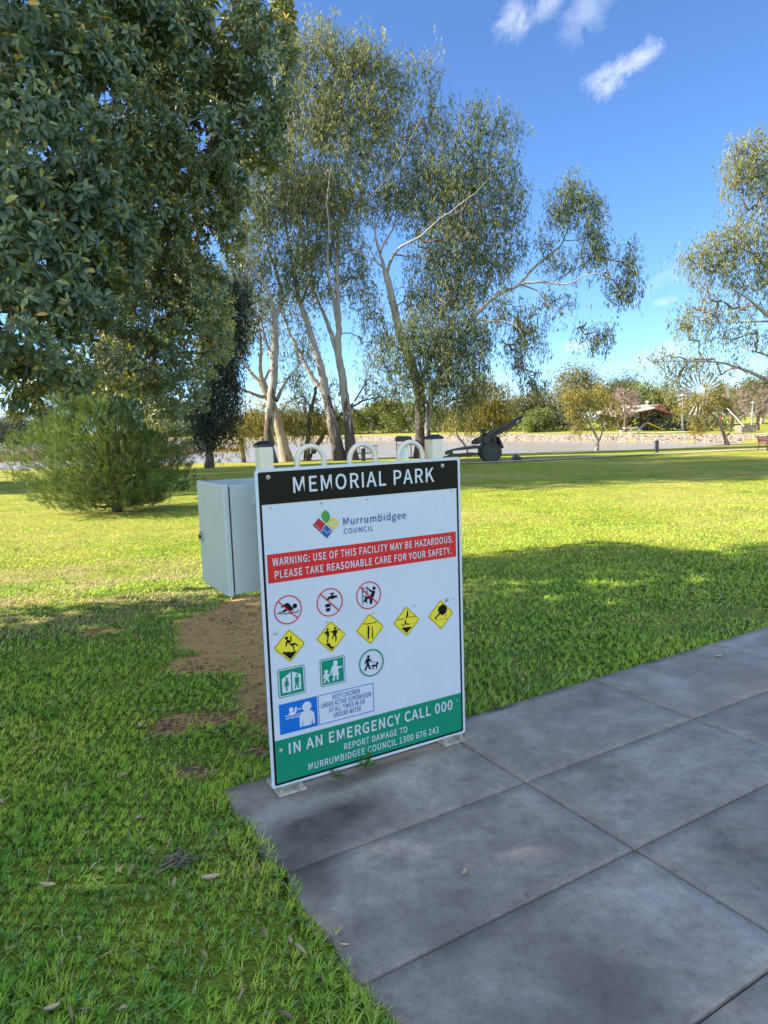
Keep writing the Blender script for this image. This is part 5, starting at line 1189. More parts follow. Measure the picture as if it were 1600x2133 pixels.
    gum_tree('golden_tree', 'small leaning golden tree with a dark crooked trunk and cut white stub', 57.0,
             [([(1516, 927), (1513, 918), (1509, 909), (1506, 898), (1502, 888), (1497, 876), (1488, 866), (1478, 856), (1468, 850)], .16, .06), ([(1511, 912), (1517, 906), (1523, 899), (1527, 892), (1530, 885), (1522, 877), (1512, 873)], .11, .05), ([(1497, 876), (1500, 860), (1506, 842)], .05, .02), ([(1480, 858), (1466, 866), (1458, 880)], .05, .02)],
             [(1440, 836, 22, 12), (1462, 832, 24, 14), (1485, 822, 20, 14), (1508, 822, 18, 16), (1432, 852, 16, 10), (1470, 852, 24, 12), (1492, 846, 20, 14), (1416, 858, 10, 14, 0, .8), (1456, 872, 18, 12), (1452, 890, 20, 12), (1445, 902, 14, 7), (1470, 886, 14, 10), (1520, 838, 14, 12), (1476, 805, 14, 10, 0, .7), (1500, 805, 14, 10, 0, .6)],
             M['leaf_gold'], M['bark_brown'], rng, per=16, nl=26, L=.22, Wd=.06, sig=(.19, .19, .20), slen=.25, hang=.5, tb=.0, maxr=.05)
    gum_tree('golden_tree', 'golden tree with a pale crooked trunk rising behind the field gun', 56.0,
             [([(972, 936), (969, 928), (958, 915), (947, 902), (946, 894), (950, 889), (959, 883), (957, 874), (953, 862), (958, 845), (968, 828)], .14, .06), ([(958, 884), (975, 868), (992, 850), (1010, 830)], .08, .03)],
             [(1010, 800, 28, 18), (1035, 820, 28, 22), (990, 830, 25, 22), (1010, 850, 28, 22), (1045, 850, 22, 22), (960, 850, 20, 18, 0, .6), (985, 875, 24, 16), (1025, 880, 26, 16), (1055, 870, 16, 16), (940, 880, 16, 16, 0, .7), (1000, 895, 18, 10, 0, .6)],
             M['leaf_gold'], M['bark_pale'], rng, per=16, nl=32, L=.28, Wd=.07, sig=(.35, .35, .35), tb=-.1, maxr=.06)
    # gum at the right edge, trunk outside the picture
    gum_tree('gum_tree', 'olive gum spreading in from the right edge, its long low limbs over the lawn', 37.0,
             [([(1690, 965), (1685, 900), (1676, 820), (1668, 740), (1664, 660), (1655, 560), (1640, 450), (1620, 360), (1600, 310)], .50, .07), ([(1676, 822), (1640, 800), (1600, 790), (1570, 778), (1545, 768), (1515, 757), (1480, 752), (1440, 752), (1400, 752), (1370, 752)], .18, .02, 0, -2), ([(1668, 740), (1630, 690), (1600, 658), (1575, 635), (1550, 615), (1525, 600), (1490, 590)], .18, .03, 0, -2), ([(1664, 680), (1630, 672), (1590, 668), (1540, 672), (1500, 670), (1460, 668)], .12, .02, 0, 2), ([(1660, 600), (1620, 570), (1580, 540), (1560, 520), (1520, 510)], .14, .03, 0, 1), ([(1650, 520), (1610, 460), (1590, 430), (1570, 390)], .12, .03, 0, -1), ([(1620, 790), (1590, 800), (1560, 822), (1530, 838)], .06, .02, 0, -1), ([(1650, 760), (1600, 740), (1560, 728), (1520, 715), (1490, 700)], .1, .02, 0, 2)],
             [(1580, 295, 30, 20), (1545, 320, 32, 25), (1590, 340, 28, 28), (1530, 355, 25, 28), (1570, 365, 28, 25), (1520, 390, 18, 20, 0, .6), (1590, 400, 22, 30, 0, .7), (1555, 430, 25, 18, 0, .5), (1590, 470, 20, 25), (1540, 470, 28, 22), (1500, 490, 26, 18), (1560, 505, 32, 22), (1470, 515, 26, 18), (1440, 530, 22, 16), (1510, 525, 32, 20), (1590, 530, 22, 28), (1455, 550, 25, 16), (1490, 560, 28, 18), (1540, 555, 30, 22), (1585, 580, 24, 26), (1530, 595, 28, 18, 0, .7), (1465, 595, 22, 16, 0, .5), (1480, 630, 25, 16, 0, .6), (1440, 650, 26, 16), (1420, 675, 22, 16), (1480, 665, 28, 18), (1530, 650, 28, 18, 0, .7), (1590, 640, 22, 20, 0, .5), (1560, 690, 28, 18, 0, .7), (1500, 700, 25, 16, 0, .6), (1450, 700, 22, 12, 0, .5), (1590, 715, 18, 18, 0, .5), (1365, 748, 22, 9), (1395, 745, 24, 10), (1430, 755, 26, 12), (1465, 745, 25, 12), (1410, 785, 24, 14), (1385, 800, 18, 12), (1490, 780, 22, 10, 0, .5), (1545, 745, 22, 10, 0, .4), (1580, 800, 22, 14, 0, .7), (1560, 830, 20, 10, 0, .5), (1640, 400, 40, 60), (1650, 500, 45, 60), (1700, 450, 50, 80, 2), (1660, 320, 50, 50), (1700, 600, 50, 60, 2), (1640, 620, 35, 40)],
             M['leaf_gum_lit'], M['bark_gum'], rng, per=10, nl=34, L=.23, Wd=.046, sig=(.32, .32, .32), group=None, tb=.12)
build_gums()

def far_tree(name, label, px, ybase, ytop, wid, Y, mat, bark, rng, trunk_f=.25, n=46, nl=60, L=.42, group='trees on the far bank', tb=0, lean=0):
    q = at(px, ybase, Y); q[2] = float(ground_z(q[0], q[1])); k = Y/FPX; H = at(px, ytop, Y)[2]-q[2]; Wr = wid*k/2
    t = thing(name, label, 'tree', q, group)
    sk = [resample(np.array([[*q, .035*H], [q[0]+rng.normal(0, .03)*H+lean*.3, q[1], q[2]+H*.3, .025*H], [q[0]+rng.normal(0, .06)*H+lean, q[1]+rng.normal(0, .05)*H, q[2]+H*.72, .010*H]]), .5)]
    c = np.array([q[0]+lean, q[1], q[2]+H*(trunk_f+1)/2]); hz = H*(1-trunk_f)/2
    # lumpy crown: several sub-crowns
    S = []
    for _ in range(9):
        d = unit(rng.normal(0, 1, 3))*rng.uniform(.35, .72); r_ = rng.uniform(.28, .46); S.append((d, r_))
    pts = []
    while len(pts) < n:
        d, r_ = S[rng.integers(len(S))]; p = d + unit(rng.normal(0, 1, 3))*r_*rng.random()**.4
        if np.linalg.norm(p) < 1.08: pts.append(p)
    A = c + np.array(pts)*np.array([Wr, Wr*.9, hz])
    tb_ = Tubes(); s_ = sk[0]; P = np.concatenate([[s_[0, :3]-np.array([0, 0, .5])], s_[:, :3]]); R = np.r_[s_[0, 3]*1.2, s_[:, 3]]; tb_.add(P, R, 8); tb_.build('trunk', bark, t)
    br = grow(sk, A, rng, step=1.2, rtip=.03); tw = Tubes()
    for P, R in br: tw.add(P, R, 4)
    tw.build('branches', bark, t)
    if mat is not None:
        sg = max(.35, min(Wr, hz)*.20); leaves(A, nl, rng, (sg, sg, sg*.9), L, L*.36, .35, 'crown', mat, t, tb)
    return t

def bare_tree(label, px, ybase, ytop, wid, Y, rng, mat, name='bare_tree', n=340):
    q = at(px, ybase, Y); q[2] = float(ground_z(q[0], q[1])); k = Y/FPX; H = at(px, ytop, Y)[2]-q[2]; Wr = wid*k/2
    t = thing(name, label, 'tree', q)
    sk = [resample(np.array([[*q, .045*H], [q[0], q[1], q[2]+H*.28, .035*H], [q[0]+.05*H, q[1], q[2]+H*.45, .02*H]]), .3)]
    for a in np.linspace(0, 2*math.pi, 7)[:-1]:
        e = np.array([q[0]+math.cos(a)*Wr*.5, q[1]+math.sin(a)*Wr*.5, q[2]+H*rng.uniform(.55, .75)]); s0 = np.array([q[0], q[1], q[2]+H*.28])
        sk.append(resample(np.array([[*s0, .02*H], [*((s0+e)/2+np.array([0, 0, .05*H])), .014*H], [*e, .008*H]]), .3))
    tb_ = Tubes()
    for s_ in sk: tb_.add(s_[:, :3], s_[:, 3], 7)
    tb_.build('trunk', M['bark_dark'], t)
    d = unit(rng.normal(0, 1, (n, 3)))*(rng.random((n, 1))**(1/3.2)); A = np.array([q[0], q[1], q[2]+H*.63]) + d*np.array([Wr, Wr, H*.38])
    br = grow(sk, A, rng, step=.6, rtip=.018, lift=.1, wig=.06); tw = Tubes()
    for P, R in br:
        tw.add(P, R, 3)
    for P, R in br:                                         # brush of fine twigs
        e = P[-1]; dr = unit(P[-1]-P[-2])
        for _ in range(4):
            v = unit(dr+rng.normal(0, .5, 3))*rng.uniform(.3, .8); tw.add(np.stack([e, e+v*.5, e+v+np.array([0, 0, .04])]), [.014, .011, .006], 3)
    tw.build('crown', mat, t); return t

def build_far_trees():
    rng = np.random.default_rng(12)
    O, G, D, B = M['leaf_olive'], M['leaf_green'], M['leaf_deep'], M['leaf_gold']
    F = M['bark_far']
    rows = [  # px, base, top, width, distance, leaf, trunk share, label
        (1095, 902, 815, 95, 108, D, .08, 'dark rounded tree on the far bank right of the gun barrel'),
        (1150, 901, 800, 90, 106, O, .12, 'drooping olive tree standing between the dark tree and the golden shore tree'),
        (1205, 899, 768, 110, 112, O, .15, 'tallest olive tree of the far bank, broad rounded crown'),
        (1290, 897, 774, 85, 118, D, .2, 'dark green tree breaking the skyline behind the shelter'),
        (1262, 899, 795, 60, 108, G, .1, 'green tree partly hidden behind the golden shore tree'),
        (1345, 896, 788, 80, 112, G, .18, 'pale green tree directly above the shelter roof'),
        (1400, 895, 782, 90, 110, O, .2, 'feathery olive tree between the shelter and the windmill'),
        (1455, 894, 806, 80, 114, D, .15, 'deep green tree below the windmill wheel'),
        (1525, 893, 800, 90, 116, O, .15, 'olive tree behind the windmill tail'),
        (1585, 893, 765, 90, 112, O, .2, 'olive tree above the bare pinkish tree at the right edge'),
        (1660, 890, 770, 110, 112, G, .2, 'green tree just beyond the right edge'),
        (1120, 902, 855, 70, 100, G, .02, 'low bushy green tree at the top of the stone bank'),
        (1185, 900, 850, 70, 102, D, .02, 'low dark bushy tree left of the golden shore tree'),
        (1045, 904, 838, 80, 116, D, .05, 'dark low tree behind the gun breech'),
        (985, 906, 815, 90, 124, G, .06, 'yellow green tree across the lake behind the gum foliage'),
        (905, 908, 838, 100, 132, G, .05, 'green tree across the lake behind the pale gum foot'),
        (835, 910, 826, 90, 136, G, .06, 'bright green tree across the lake left of the pale gum foot'),
        (775, 912, 836, 80, 140, G, .05, 'yellowish tree across the lake above the middle hoop'),
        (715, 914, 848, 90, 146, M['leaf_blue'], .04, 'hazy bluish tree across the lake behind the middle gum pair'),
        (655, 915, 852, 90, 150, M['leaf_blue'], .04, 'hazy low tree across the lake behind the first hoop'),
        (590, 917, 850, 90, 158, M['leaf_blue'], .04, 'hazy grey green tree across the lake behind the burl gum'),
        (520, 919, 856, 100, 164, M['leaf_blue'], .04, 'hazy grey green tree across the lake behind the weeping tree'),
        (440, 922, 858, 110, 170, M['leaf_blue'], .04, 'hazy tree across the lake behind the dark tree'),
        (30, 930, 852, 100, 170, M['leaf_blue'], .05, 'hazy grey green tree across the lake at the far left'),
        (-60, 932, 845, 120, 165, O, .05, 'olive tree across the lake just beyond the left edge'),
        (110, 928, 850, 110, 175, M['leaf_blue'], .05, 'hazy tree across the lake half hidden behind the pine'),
    ]
    for px, yb, yt, w, Y, mt, tf, lab in rows:
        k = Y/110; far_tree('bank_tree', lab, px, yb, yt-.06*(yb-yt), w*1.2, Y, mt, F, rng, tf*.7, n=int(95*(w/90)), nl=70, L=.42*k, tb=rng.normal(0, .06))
    bare_tree('round bare brown tree left of the shelter, leafless with a dark trunk', 1302, 901, 806, 62, 84, rng, M['twig_pink'])
    bare_tree('bare pinkish tree at the right edge with fine leafless twigs', 1578, 898, 802, 105, 86, rng, M['twig_pink'], n=420)
    # clipped low hedge mass behind the far lawn
    n = 2200; xs = rng.uniform(-75, 44, n); yy = np.where(xs < 32, far_shore(np.minimum(xs, 32)), far_shore(32)) + 22 + rng.uniform(0, 6, n); zz = ground_z(xs, yy)+rng.uniform(.1, 2.4, n)*(.55+.6*fbm(xs*.12, yy*0, 4))
    o = leaves(np.stack([xs, yy, zz], -1), 14, rng, (.5, .5, .4), .4, .17, .2, 'undergrowth', M['leaf_deep'], None, 0)
    tag(o, 'dark low undergrowth along the foot of the far trees', 'undergrowth', kind='stuff')
    # dry reeds on the left shore
    n = 2600; xs = rng.uniform(-52, -22, n); ys = rng.uniform(74, 82, n) + (xs+36)*.15; z0 = np.full(n, WATER-.1); h = rng.uniform(.8, 1.9, n)
    b_ = np.stack([xs, ys, z0], -1); tp = b_+np.stack([rng.normal(0, .2, n), rng.normal(0, .2, n), h], -1); sd = np.stack([np.full(n, .06), np.zeros(n), np.zeros(n)], -1)
    V = np.stack([b_-sd, b_+sd, tp], 1).reshape(-1, 3); mr = leaf_mat('dry_reed', [(0, (.20, .13, .07)), (1, (.40, .28, .17))], trans=.3)
    o = np_mesh('dry_reeds', V, [np.arange(3*n).reshape(n, 3)], mr, attrs={'tint': np.repeat(rng.random(n), 3)}); tag(o, 'dry brown reeds standing in the lake at the far left', 'reeds', kind='stuff')
    # low spit of reeds in the left part of the lake
    n = 900; xs = rng.uniform(-24, -17, n); ys = rng.uniform(84, 88, n); b_ = np.stack([xs, ys, np.full(n, WATER-.05)], -1); h = rng.uniform(.2, .7, n)
    tp = b_+np.stack([rng.normal(0, .2, n), rng.normal(0, .2, n), h], -1); sd = np.stack([np.full(n, .07), np.zeros(n), np.zeros(n)], -1); V = np.stack([b_-sd, b_+sd, tp], 1).reshape(-1, 3)
    o = np_mesh('reed_spit', V, [np.arange(3*n).reshape(n, 3)], mr, attrs={'tint': np.repeat(rng.random(n), 3)}); tag(o, 'low golden reeds on a spit in the lake beyond the weeping tree', 'reeds', kind='stuff')
build_far_trees()

def build_shade_gums():
    """gums standing left of the picture: they throw the band of shade across the far lawn"""
    rng = np.random.default_rng(31)
    for i, (x, y, H, W, lab) in enumerate(((-19, 23, 24, 6.5, 'tall gum left of the picture beside the pine'), (-24, 30, 25, 7.5, 'broad gum left of the picture beyond the pine'), (-25, 38, 24, 6.0, 'gum left of the picture near the shore'), (-34, 27, 22, 6, 'far gum left of the picture'))):
        q = np.array([x, y, float(ground_z(x, y))]); t = thing('shade_gum', lab, 'tree', q, 'gums left of the picture')
        sk = [resample(np.array([[*q, .35], [x+.4, y, q[2]+H*.35, .26], [x, y+.3, q[2]+H*.75, .10]]), .4)]; tb_ = Tubes(); tb_.add(np.concatenate([[q-np.array([0, 0, .5])], sk[0][:, :3]]), np.r_[.45, sk[0][:, 3]], 10); tb_.build('trunk', M['bark_gum'], t)
        d = unit(rng.normal(0, 1, (230, 3)))*(rng.random((230, 1))**(1/2.6)); A = np.array([x, y, q[2]+H*.66])+d*np.array([W, W*.8, H*.36])
        br = grow(sk, A, rng, step=1.0, rtip=.02); tw = Tubes()
        for P, R in br: tw.add(P, R, 4)
        tw.build('branches', M['bark_twig'], t); leaves(A, 105, rng, (.7, .7, .6), .60, .22, .7, 'crown', M['leaf_gum_lit'], t)
build_shade_gums()

# ------------------------------------------------------------------ the broad-leaved tree overhead
def leaf_shape(rng, N, L, W, fold=.25, droop=.25):
    """N folded leaves: local frame x along, y across, z up -> (N,8,3)"""
    l = L[:, None]; w = W[:, None]/2
    def pt(fx, fy, N=N): return np.stack([l[:, 0]*fx, w[:, 0]*fy, -l[:, 0]*droop*fx*fx + np.abs(w[:, 0]*fy)*fold*2], -1)
    return np.stack([pt(0, 0), pt(.33, .92), pt(.33, 0), pt(.33, -.92), pt(.70, .82), pt(.70, 0), pt(.70, -.82), pt(1, 0)], 1)
LEAF_T = np.array([(0, 2, 1), (0, 3, 2), (4, 5, 7), (5, 6, 7)]); LEAF_Q = np.array([(1, 2, 5, 4), (2, 3, 6, 5)])
def rosettes(C, A, rng, k, Lm, Wm, tint):
    """k leaves round every twig end C with axis A"""
    n = len(C); N = n*k; C2 = np.repeat(C, k, 0); A2 = np.repeat(A, k, 0); i = np.tile(np.arange(k), n); ph = np.repeat(rng.uniform(0, 6.28, n), k) + i*2.4 + rng.normal(0, .55, n*k)
    f = i/(k-1)                                              # 0 young at the tip, 1 old at the back
    ref = unit(np.cross(A2, unit(rng.normal(0, 1, (n, 3))).repeat(k, 0))); r2 = np.cross(A2, ref)
    rad = ref*np.cos(ph)[:, None] + r2*np.sin(ph)[:, None]
    el = np.radians(18 + 85*f + rng.normal(0, 10, N)); dr = unit(A2*np.cos(el)[:, None] + rad*np.sin(el)[:, None]); dr[:, 2] -= (.10+.62*f)*rng.uniform(.5, 1.2, N); dr = unit(dr)
    nrm = A2*np.sin(el)[:, None] - rad*np.cos(el)[:, None] + rng.normal(0, .25, (N, 3)); sd = unit(np.cross(nrm, dr)); up = np.cross(dr, sd)
    L = Lm*(.55+.55*np.sqrt(f))*rng.uniform(.8, 1.2, N); W = L*Wm*rng.uniform(.85, 1.15, N)
    S = leaf_shape(rng, N, L, W, fold=.22, droop=.30)
    base = C2 - A2*(f*.07*Lm/.1)[:, None] + rad*.006
    V = base[:, None] + S[..., 0:1]*dr[:, None] + S[..., 1:2]*sd[:, None] + S[..., 2:3]*up[:, None]
    t = np.repeat(tint, k) + .36*np.clip(1-f*2.2, 0, 1) - .12*f + rng.normal(0, .08, N)
    old = rng.random(N) < .035; t[old] = rng.uniform(.86, 1, old.sum())
    kp = rng.random(N) < .74
    return V[kp], np.clip(t, 0, 1)[kp]
def build_broad_tree():
    rng = np.random.default_rng(5)
    t = thing('broad_leaved_tree', 'big evergreen broad leaved tree hanging low at upper left with orange fruit', 'tree', (-6.4, 4.6, -.03))
    # px, py, rx, ry, distance, depth radius, leaf length, backlit yellow put into the tint
    lob = [(40, 70, 170, 150, 5.0, .8, .105, 0), (60, 330, 170, 150, 4.8, .75, .105, 0), (60, 540, 150, 120, 4.7, .6, .108, 0), (70, 670, 120, 100, 4.6, .5, .105, .02), (190, 200, 130, 150, 5.4, .7, .10, 0), (200, 470, 110, 130, 5.3, .6, .10, 0), (170, 620, 90, 90, 5.0, .45, .10, .02),
           (330, 90, 120, 110, 6.3, .8, .095, 0), (460, 70, 100, 110, 6.7, .8, .095, .02), (540, 150, 78, 110, 6.8, .7, .095, .05), (520, 270, 80, 70, 6.9, .6, .095, .06), (400, 300, 100, 100, 6.4, .7, .09, .05), (420, 400, 70, 70, 6.7, .7, .085, .12), (300, 420, 90, 100, 6.2, .7, .09, .04),
           (350, 540, 90, 90, 7.2, .7, .08, .12), (420, 610, 60, 80, 7.3, .7, .075, .2), (300, 650, 100, 80, 7.0, .7, .08, .1), (400, 720, 75, 70, 7.8, .8, .075, .16), (300, 760, 90, 65, 7.2, .7, .08, .04), (370, 820, 62, 60, 7.5, .6, .075, .05), (220, 760, 80, 60, 6.6, .6, .08, .08), (140, 780, 60, 40, 5.6, .4, .09, .16), (60, 775, 60, 50, 5.6, .4, .09, .18), (55, 830, 35, 40, 5.9, .3, .085, .2), (20, 740, 50, 50, 5.2, .4, .10, .05), (260, 330, 60, 80, 7.6, .6, .08, .1), (480, 480, 26, 60, 7.2, .5, .075, .22), (340, 870, 34, 30, 7.4, .35, .075, .08), (455, 690, 30, 60, 8.4, .5, .07, .22), (590, 15, 26, 20, 7, .4, .09, .25), (480, 380, 40, 40, 6.8, .5, .08, .12),
           (210, 40, 120, 90, 5.8, .8, .1, 0), (120, 460, 120, 120, 5.0, .5, .105, 0), (600, 70, 14, 50, 7.0, .3, .09, .2), (60, 520, 150, 130, 7.4, .7, .09, .05), (150, 640, 110, 90, 7.6, .7, .085, .08), (240, 560, 90, 90, 7.8, .6, .08, .08)]
    Cs, As, Ts, Ls = [], [], [], []
    for px, py, rx, ry, Y, dz, L, backlit_yel in lob:
        c = at(px, py, Y); k = Y/FPX; R = np.array([rx*k, dz, ry*k]); area = 4*math.pi*((R[0]*R[1])**1.6+(R[0]*R[2])**1.6+(R[1]*R[2])**1.6)**(1/1.6)/3**(1/1.6)
        n = int(area*150*(.1/L)**1.5*.72)
        u = unit(rng.normal(0, 1, (n, 3))); rr = rng.uniform(.62, 1.06, (n, 1)); 
        nz = fbm((u[:, 0]*2.1+px*.013)*1.4+9, (u[:, 2]*2.1+u[:, 1]+py*.013)*1.4+9, 17)
        keep = nz > .40; u, rr = u[keep], rr[keep]
        P = c + u*R*rr; ax = unit(u*np.array([1, 1, .8])/R*R.mean() + np.array([.0, -.15, .75]) + rng.normal(0, .35, u.shape))
        Cs.append(P); As.append(ax); Ts.append(np.clip(.34+backlit_yel*1.0+rng.normal(0, .12, len(P)), 0, .9)); Ls.append(np.full(len(P), L))
    VV, TT = [], []
    for P, a, tt, l in zip(Cs, As, Ts, Ls):
        V, ti = rosettes(P, a, rng, 12, l[0]*.76*rng.uniform(.7, 1.2), .42, tt); VV.append(V); TT.append(ti)
    V = np.concatenate(VV); T = np.concatenate(TT); N = len(V)
    off = (np.arange(N)*8)[:, None, None]
    np_mesh('crown', V.reshape(-1, 3), [(LEAF_T[None]+off).reshape(-1, 3), (LEAF_Q[None]+off).reshape(-1, 4)], M['leaf_big'], t, attrs={'tint': np.repeat(T, 8)}, smooth=True)
    # the rest of the crown, left of and above the picture
    oth = [(-6.4, 3.4, 5.0, 1.9, 1.8, 1.8), (-5.4, 5.4, 5.6, 1.8, 1.5, 1.7), (-7.2, 5.2, 3.6, 1.6, 1.5, 1.5), (-8.0, 3.4, 4.2, 1.7, 1.6, 1.6), (-7.0, 4.0, 6.8, 2, 1.8, 1.4), (-5.2, 3.4, 3.4, 1.2, 1.2, 1.1), (-6.6, 4.0, 2.6, 1.1, 1.1, .7)]
    P2 = []
    for x, y, z, a, b_, c_ in oth:
        n = int((a*b_+a*c_+b_*c_)*62); u = unit(rng.normal(0, 1, (n, 3))); P2.append(np.array([x, y, z])+u*np.array([a, b_, c_])*rng.uniform(.45, 1, (n, 1)))
    P2 = np.concatenate(P2)
    px, py, zz = proj(P2); vis = (zz > .3) & (px > -60) & (px < 1660) & (py > -60) & (py < 2200); P2 = P2[~vis]
    V, ti = rosettes(P2, unit(rng.normal(0, .5, P2.shape)+np.array([0, 0, 1])), rng, 7, .17, .55, np.full(len(P2), .4)); N = len(V); off = (np.arange(N)*8)[:, None, None]
    np_mesh('upper_crown', V.reshape(-1, 3), [(LEAF_T[None]+off).reshape(-1, 3), (LEAF_Q[None]+off).reshape(-1, 4)], M['leaf_big'], t, attrs={'tint': np.repeat(ti, 8)}, smooth=True)
    # trunk, limbs and hanging twigs
    tr = np.array([(-6.4, 4.6, -.4, .42), (-6.4, 4.6, .0, .36), (-6.35, 4.6, 1.2, .28), (-6.1, 4.8, 2.4, .25), (-5.6, 5.0, 3.6, .2), (-5.0, 5.2, 5, .14), (-4.5, 5.4, 6.5, .08)]); tb_ = Tubes(); sk = [resample(tr, .25)]
    for e in ((-2.6, 6.2, 4.4), (-2.4, 7.2, 3.2), (-3.2, 5.0, 3.6), (-3.2, 5.4, 5.4), (-4.6, 1.4, 4.6), (-7.6, 2.6, 5.0), (-2.8, 7.8, 2.6), (-2.2, 6.7, 5.3), (-3.6, 4.9, 2.4)):
        i = rng.integers(7, len(sk[0])-6); p = sk[0][i, :3]; e = np.array(e); mid = (p+e)/2+np.array([0, 0, .5]); sk.append(resample(np.array([[*p, .12], [*mid, .08], [*e, .035]]), .25))
    for s_ in sk: tb_.add(s_[:, :3], s_[:, 3], 9)
    tb_.build('trunk', M['bark_brown'], t)
    C = np.concatenate(Cs); A = np.concatenate(As); idx = rng.choice(len(C), min(1500, len(C)), replace=False)
    att = []
    for px_, py_, rx, ry, Y, dz, L, backlit_yel in lob:
        c = at(px_, py_, Y); R = np.array([rx*Y/FPX, dz, ry*Y/FPX]); att.append(c+unit(rng.normal(0, 1, (9, 3)))*R*rng.uniform(.2, .75, (9, 1)))
    br = grow(sk, np.concatenate(att), rng, step=.25, rtip=.006, lift=.05, maxr=.04); tw = Tubes()
    for P, R in br: tw.add(P, R, 5)
    for i in idx:
        e = C[i]; a = A[i]; q = e - a*rng.uniform(.12, .3) ; tw.add(np.stack([q, (q+e)/2+rng.normal(0, .01, 3), e]), [.004, .0035, .002], 3)
    for px_, py_, Y, n_, ln in ((300, 250, 7.3, 60, .7), (290, 330, 7.4, 50, .6), (320, 490, 7.5, 60, .7), (340, 560, 7.6, 40, .5), (310, 620, 7.4, 40, .5), (270, 200, 7.2, 40, .6)):
        for _ in range(n_):
            p = at(px_+rng.normal(0, 28), py_+rng.normal(0, 30), Y+rng.normal(0, .3)); pts = [p]; d = np.array([rng.normal(0, .3), rng.normal(0, .3), -1.0])
            for s_ in range(5): d = d+rng.normal(0, .28, 3); pts.append(pts[-1]+unit(d)*ln/5)
            tw.add(np.array(pts), np.linspace(.006, .002, 6), 3)
    tw.build('branches', M['bark_twig'], t)
    # small orange fruit
    n = 420; pool = rng.choice(len(C), n, replace=False); b = MB(); ico = [(0, 0, 1), (.9, 0, .3), (.28, .85, .3), (-.72, .52, .3), (-.72, -.52, .3), (.28, -.85, .3), (.72, .52, -.4), (-.28, .85, -.4), (-.9, 0, -.4), (-.28, -.85, -.4), (.72, -.52, -.4), (0, 0, -1)]
    fc = [(0, 1, 2), (0, 2, 3), (0, 3, 4), (0, 4, 5), (0, 5, 1), (1, 6, 2), (2, 7, 3), (3, 8, 4), (4, 9, 5), (5, 10, 1), (6, 7, 2), (7, 8, 3), (8, 9, 4), (9, 10, 5), (10, 6, 1), (11, 7, 6), (11, 8, 7), (11, 9, 8), (11, 10, 9), (11, 6, 10)]
    for i in pool:
        r_ = rng.uniform(.009, .014); p = C[i]+rng.normal(0, .03, 3); b.add([tuple(np.array(q)*r_+p) for q in ico], fc)
    o = b.build('fruit', M['fruit'], t, smooth=True); o['kind'] = 'stuff'
build_broad_tree()

def build_neighbour_tree():
    """a second tree of the kind, left of the picture; its shade lies over the path"""
    rng = np.random.default_rng(15); q = np.array([-10.8, 1.4, -.03]); t = thing('broad_leaved_tree', 'second broad leaved tree standing outside the picture at the left', 'tree', q)
    sk = [resample(np.array([[*(q-np.array([0, 0, .4])), .40], [q[0], q[1], 1.2, .28], [q[0]+.2, q[1]+.1, 3.0, .22], [q[0], q[1], 6.5, .08]]), .3)]; tb_ = Tubes(); tb_.add(sk[0][:, :3], sk[0][:, 3], 10); tb_.build('trunk', M['bark_brown'], t)
    c = np.array([q[0], q[1], 5.4]); R = np.array([3.5, 3.9, 3.6]); n = 9500; u = unit(rng.normal(0, 1, (n, 3))); P = c+u*R*rng.uniform(.35, 1.02, (n, 1))**.7; P = P[fbm(u[:, 0]*2+P[:, 2]*.3+9, u[:, 1]*2+9, 5) > .33]
    V, ti = rosettes(P, unit(u[:len(P)]+np.array([0, 0, .8])), rng, 7, .17, .55, np.full(len(P), .4)); N = len(V); off = (np.arange(N)*8)[:, None, None]
    np_mesh('crown', V.reshape(-1, 3), [(LEAF_T[None]+off).reshape(-1, 3), (LEAF_Q[None]+off).reshape(-1, 4)], M['leaf_big'], t, attrs={'tint': np.repeat(ti, 8)}, smooth=True)
    br = grow(sk, P[::40], rng, step=.4, rtip=.01, lift=.05, maxr=.08); tw = Tubes()
    for A_, R_ in br: tw.add(A_, R_, 4)
    tw.build('branches', M['bark_twig'], t)
build_neighbour_tree()

